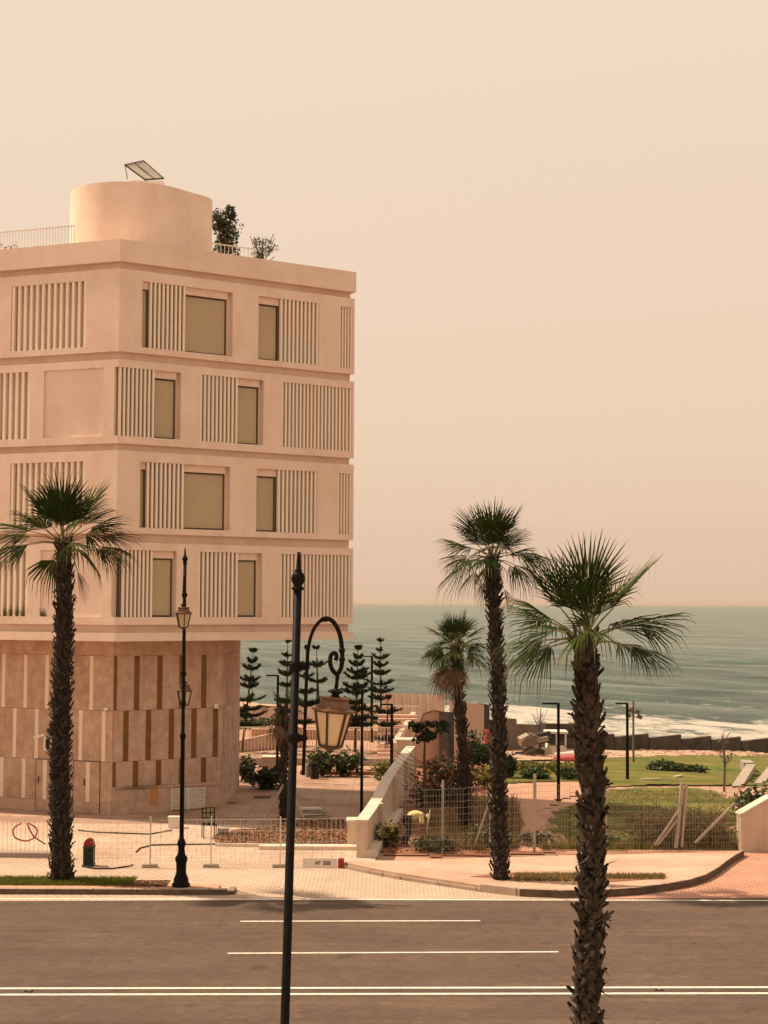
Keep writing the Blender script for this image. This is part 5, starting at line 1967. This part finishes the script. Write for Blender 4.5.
tag(mb.build('red_block', None, p), 'dark red plastic block at the end of the forecourt fence', 'block')

# railing behind the plaza, kerb walls and steps behind
rl = thing('white_railing', 'white vertical bar railing on a low wall along the back of the plaza', 'railing')
a, b = T(236, 764), T(418, 764)
a0 = Vector((a.x - 8, a.y, 0))
railing('bars', rl, (a0.x, a0.y, .28), (b.x, b.y, .28), 1.42, .16, .026, 'white')
mb = MB(); mb.box(((a0.x + b.x) / 2, a0.y, .14), (b.x - a0.x, .3, .3), 'concrete'); mb.build('base_wall', rl)
rl2 = thing('white_railing', 'second white railing farther back beside the pink wall and steps', 'railing')
a, b = T(303, 738), T(418, 738)
railing('bars', rl2, (a.x, a.y, a.z), (b.x, b.y, b.z), 1.9, .2, .045, 'white')
# ramp & steps behind the railing
rmp = thing('pale_ramp', 'pale sloping ramp parapet behind the railing near the podium', 'ramp')
a, b = T(232, 752), T(304, 746)
mb = MB()
za, zb = P(238, 742, a.y).z, P(304, 727, b.y).z
vs = [(a.x, a.y, 0), (b.x, b.y, 0), (b.x, b.y + .5, 0), (a.x, a.y + .5, 0), (a.x, a.y, za), (b.x, b.y, zb), (b.x, b.y + .5, zb), (a.x, a.y + .5, za)]
mb.mesh(vs, [(0, 1, 5, 4), (1, 2, 6, 5), (2, 3, 7, 6), (3, 0, 4, 7), (4, 5, 6, 7)], 'pinkwall'); mb.build('parapet', rmp)
stp = thing('steps', 'pale stair flank climbing behind the railing left of the pink wall', 'stairs')
for k_ in range(2):
    mb = MB(); a = P(396 - k_ * 12, 762, 77 + k_ * 2); b = P(416 - k_ * 8, 712 + k_ * 6, 85 + k_ * 2)
    vs = [(a.x, a.y, -.05), (b.x, b.y, -.05), (b.x, b.y, b.z), (a.x, a.y, a.z + .9)]
    vs = vs + [(x - .25, y + .1, z) for x, y, z in vs]
    mb.mesh(vs, [(0, 1, 2, 3), (7, 6, 5, 4), (3, 2, 6, 7), (0, 3, 7, 4), (1, 5, 6, 2)], 'cream_wall'); mb.build('flank', stp)
mb = MB()
for i in range(12):
    mb.box((T(398, 757).x, 78 + i * .5, .08 + i * .15), (2.0, .5, .16), 'pinkwall')
mb.build('treads', stp)
tr = thing('terrace_wall', 'long low terracotta terrace wall behind the railing', 'wall')
mb = MB(); wall_seg(mb, 252, 741, 420, 741, 729, 731, .4, 'path', 'pinkwall'); mb.build('wall', tr)
tr = thing('beach_wall', 'low pinkish wall at the top of the beach behind the pines', 'wall')
mb = MB(); wall_seg(mb, 236, 722, 382, 724, 706, 704, .4, 'hoard', 'pinkwall', sink=2); mb.build('wall', tr)

# shrubs, blocks and bollards around the plaza
bush('hedge', 268, 789, 34, 22, 'dark clipped hedge beside the stone podium at the plaza edge', ('bush2',), 2000, .10, 'hedge', lobes=3)
bush('hedge', 246, 782, 18, 26, 'dark shrub touching the rear corner of the podium', ('bush2', 'bush2', 'bush1'), 900, .10, 'hedge', lobes=2)
bush('bush', 322, 776, 28, 28, 'green bush under the hanging lantern, left of a pair', ('bush1', 'bush2'), 1600, .10, lobes=2, group='pair of green bushes')
bush('bush', 348, 776, 28, 26, 'green bush under the hanging lantern, right of a pair', ('bush1', 'bush2'), 1600, .10, lobes=2, group='pair of green bushes')
bush('bush', 384, 780, 24, 20, 'light green bush against the far end of the ramp wall', ('bush1', 'bush5'), 900, .09, lobes=2)
bush('bush', 258, 727, 50, 9, 'low dark scrub at the back of the terrace by the podium', ('bush2', 'bush3'), 700, .14, lobes=4)
root = thing('planter_box', 'pale square concrete planter block behind the clipped hedge', 'planter', T(272, 771))
mb = MB(); mb.box((0, 0, .33), (.85, .8, .6), 'concrete'); mb.build('block', root)
mb = MB(); mb.box((0, 0, .655), (.92, .87, .05), 'cream_cap'); mb.build('rim', root)
for px_, lb in ((307.5, 'pale concrete bollard nearest the lamp pole'), (312, 'pale concrete bollard next to the black bin')):
    p = T(px_, 777); mb = MB(); mb.lathe([(.1, 0), (.1, .5), (.08, .56), (.03, .58)], 'concrete', n=12)
    tag(mb.build('bollard', None, p), lb, 'bollard', group='concrete bollards')
p = T(314.5, 779); root = thing('litter_bin', 'small black litter bin at the back of the plaza', 'bin', p)
mb = MB(); mb.lathe([(.16, 0), (.19, .1), (.19, .6), (.17, .62)], 'black', n=12); mb.build('body', root)
mb = MB(); mb.lathe([(.2, .62), (.2, .66), (.05, .72)], 'iron', n=12); mb.build('lid', root)
for px_, py_, r_ in ((262, 797.5, .32), (232, 803, .14)):
    p = G(px_, py_); mb = MB(); mb.box((0, 0, .012), (r_ * 2, r_ * 2, .012), 'black')
    for i in range(4): mb.box((0, -r_ * .7 + i * r_ * .45, .02), (r_ * 1.8, .03, .01), 'concrete_md')
    tag(mb.build('drain_cover', None, p), 'square dark drain cover on the shaded plaza' if r_ > .2 else 'tiny dark drain cover close to the podium', 'drain cover')
mb = MB(); a, b = G(300, 774), G(395, 774)
mb.box(((a.x + b.x) / 2, a.y + .6, .06), (b.x - a.x, 1.2, .12), 'soil'); struct(mb.build('soil_bed'))
mb = MB(); mb.box((G(376, 773).x, G(376, 773).y, .14), (.8, .5, .1), 'pave'); tag(mb.build('stone_slab'), 'pale flat slab on the soil bed beside the light green bush', 'slab')

# roof plants and small roof items
p = C2 + dR * pxu('R', 222, 250) - nR * 1.3
def rooftree(px, pyt, pyb, wpx, label, keys, n, Y, airy=False):
    b = P(px, pyb, Y); b.z = ZT
    H = P(px, pyt, Y).z - ZT
    root = thing('roof_tree', label, 'tree', b)
    w_ = wpx * Y / FPX / 2
    mb = MB()
    mb.tube([(0, 0, 0), (.03, 0, H * .4), (0, 0, H * .8)], [.05, .04, .015], 'wood', n=5)
    for i in range(16):
        a = rnd.uniform(0, 6.28); mb.bar((0, 0, rnd.uniform(.1, .5) * H), (math.cos(a) * w_ * .8, math.sin(a) * w_ * .6, rnd.uniform(.4, .95) * H), .022, 'wood')
    mb.build('trunk', root)
    mb = MB()
    if airy:
        for i in range(9):
            a = rnd.uniform(0, 6.28); r_ = rnd.uniform(.2, .9) * w_
            leafcloud(mb, (math.cos(a) * r_, math.sin(a) * r_, H * rnd.uniform(.35, .95)), (.22, .22, .2), n // 9, .05, keys, seed=i * 3)
    else:
        for i in range(7):
            leafcloud(mb, (((i * 3) % 5 - 2) * .28 * w_, rnd.uniform(-.4, .4), H * (.18 + .115 * i)), (w_ * rnd.uniform(.7, .95) * (1 - .06 * i), w_ * .7, H * rnd.uniform(.14, .2)), n // 7, .08, keys, seed=i * 5)
    mb.build('crown', root)
rooftree(224, 205, 252, 27, 'dense dark tree on the roof beside the rounded drum', ('bush2', 'bush2', 'bush3'), 4000, 62.6)
rooftree(262, 230, 260, 32, 'airy olive tree on the roof to the right of the railing', ('bush3', 'bush3', 'bush2'), 1000, 62.8, True)
rooftree(5, 243, 252, 30, 'low dry shrub behind the roof railing at the left edge', ('bush3', 'bush4'), 400, 60.8, True)
b = P(292, 262, 62.9); root = thing('roof_tarp', 'grey folded tarpaulin heaped on the roof edge right of the olive tree', 'tarpaulin', (b.x, b.y, ZT))
mb = MB(); mb.mesh([(-.5, -.4, 0), (.75, -.4, 0), (.75, .4, 0), (-.5, .4, 0), (-.4, 0, .34), (.15, 0, .28), (.3, .1, .12)], [(0, 1, 6, 5, 4), (1, 2, 6), (2, 3, 4, 5, 6), (3, 0, 4)], 'concrete_md'); mb.build('sheet', root)
b = P(316, 266, 63.2); mb = MB(); mb.box((0, 0, .1), (.6, .4, .2), 'wall'); mb.box((0, 0, .22), (.66, .46, .03), 'wall'); tag(mb.build('roof_vent', None, (b.x, b.y, ZT)), 'small pink vent box on the roof right of the grey tarpaulin', 'vent')


# ------------------------------------------------------------------ the worker
def skin(name, pts, edges, radii, key, parent, root_i=0, sub=2):
    me = bpy.data.meshes.new(name)
    me.from_pydata([tuple(p) for p in pts], edges, [])
    me.materials.append(M[key])
    o = bpy.data.objects.new(name, me); COL.objects.link(o)
    md = o.modifiers.new('skin', 'SKIN'); md.use_smooth_shade = True
    for i, v in enumerate(me.skin_vertices[0].data):
        r_ = radii[i]; v.radius = r_ if isinstance(r_, tuple) else (r_, r_)
        v.use_root = i == root_i
    s_ = o.modifiers.new('sub', 'SUBSURF'); s_.levels = sub; s_.render_levels = sub
    dg = bpy.context.evaluated_depsgraph_get(); dg.update()
    m2 = bpy.data.meshes.new_from_object(o.evaluated_get(dg))
    bpy.data.objects.remove(o)
    o = bpy.data.objects.new(name, m2); COL.objects.link(o)
    if not m2.materials: m2.materials.append(M[key])
    o.parent = parent
    return o


pw_ = G(409, 849)
pw_ = Vector((pw_.x - .05, 50.6, 0))
wk = thing('person', 'person in a yellow top and dark trousers bending over behind the wire fence', 'person', pw_)
J = dict(pel=(0, 0, .86), sp=(.22, 0, .98), ch=(.42, 0, .99), nk=(.52, 0, .97), hd=(.61, -.02, .90), top=(.68, -.02, .84),
         hl=(0, -.1, .84), kl=(.06, -.14, .45), al=(-.06, -.14, .08), tl=(.10, -.15, .03),
         hr=(0, .1, .84), kr=(.02, .14, .45), ar=(-.16, .14, .08), tr=(0, .15, .03),
         sl=(.42, -.17, .97), el=(.46, -.24, .70), wl=(.56, -.2, .46), pl=(.59, -.19, .38),
         sr=(.42, .17, .97), er=(.5, .22, .74), wr=(.60, .1, .60), pr=(.62, .06, .53))
ks = list(J)
ix = {k_: i for i, k_ in enumerate(ks)}
ed = [('pel', 'sp'), ('sp', 'ch'), ('ch', 'nk'), ('nk', 'hd'), ('hd', 'top'), ('pel', 'hl'), ('hl', 'kl'), ('kl', 'al'), ('al', 'tl'), ('pel', 'hr'), ('hr', 'kr'), ('kr', 'ar'), ('ar', 'tr'), ('ch', 'sl'), ('sl', 'el'), ('el', 'wl'), ('wl', 'pl'), ('ch', 'sr'), ('sr', 'er'), ('er', 'wr'), ('wr', 'pr')]
rad = dict(pel=.13, sp=.12, ch=.14, nk=.055, hd=.095, top=.07, hl=.09, kl=.06, al=.045, tl=.04, hr=.09, kr=.06, ar=.045, tr=.04, sl=.065, el=.042, wl=.03, pl=.038, sr=.065, er=.042, wr=.03, pr=.038)
skin('body', [J[k_] for k_ in ks], [(ix[a], ix[b]) for a, b in ed], [rad[k_] for k_ in ks], 'skin', wk)
sh = ['pel', 'sp', 'ch', 'sl', 'sr', 'el', 'er']
sx = {k_: i for i, k_ in enumerate(sh)}
skin('shirt', [J[k_] for k_ in sh], [(sx[a], sx[b]) for a, b in (('pel', 'sp'), ('sp', 'ch'), ('ch', 'sl'), ('ch', 'sr'), ('sl', 'el'), ('sr', 'er'))], [.165, .19, .205, .10, .10, .07, .07], 'shirt', wk)
tx = ['pel', 'hl', 'kl', 'al', 'hr', 'kr', 'ar']
sx = {k_: i for i, k_ in enumerate(tx)}
skin('trousers', [J[k_] for k_ in tx], [(sx[a], sx[b]) for a, b in (('pel', 'hl'), ('hl', 'kl'), ('kl', 'al'), ('pel', 'hr'), ('hr', 'kr'), ('kr', 'ar'))], [.16, .12, .09, .07, .12, .09, .07], 'trousers', wk)
skin('cap', [(.57, -.02, .97), (.64, -.02, .93), (.70, -.02, .87)], [(0, 1), (1, 2)], [.07, .10, .08], 'cap', wk, sub=2)
hoe = thing('garden_hoe', 'pale long handled hoe held upright by the bending worker', 'hoe', pw_)
mb = MB(); mb.bar((.50, -.2, .02), (.72, -.12, 1.15), .035, 'cream_wall'); mb.build('handle', hoe)
mb = MB(); mb.box((.46, -.2, .03), (.18, .14, .02), 'galv'); mb.build('blade', hoe)

# small stones and soil lumps in the beds
mb = MB()
for i in range(700):
    px_, py_ = rnd.uniform(380, 500), rnd.uniform(795, 854)
    if px_ < 395 and py_ < 830: continue
    p = T(px_, py_); r_ = rnd.uniform(.015, .045)
    mb.box(p + Vector((0, 0, .03)), (r_ * 2, r_ * 1.5, r_), rnd.choice(['mulch1', 'mulch2', 'soil', 'path']), mtx=Matrix.Rotation(rnd.uniform(0, 3), 3, 'Z') @ Matrix.Rotation(rnd.uniform(-.5, .5), 3, 'X'))
tag(mb.build('soil_lumps'), 'clods and dead leaves strewn over the red soil beds', 'soil', kind='stuff')

# ------------------------------------------------------------------ dusty air
hm = bpy.data.materials.new('dusty_air')
hm.use_nodes = True
N, L = hm.node_tree.nodes, hm.node_tree.links
N.remove(N['Principled BSDF'])
pv = N.new('ShaderNodeVolumePrincipled')
pv.inputs['Color'].default_value = (.80, .63, .52, 1)
pv.inputs['Density'].default_value = .5e-4
pv.inputs['Anisotropy'].default_value = .3
L.new(pv.outputs[0], N['Material Output'].inputs['Volume'])
M['haze'] = hm
mb = MB(); mb.box((0, 0, (26.0 - 12.0) / 2), (42000, 42000, 38), 'haze')
tag(mb.build('haze'), 'thin warm dust haze over the sea', 'haze', kind='stuff')
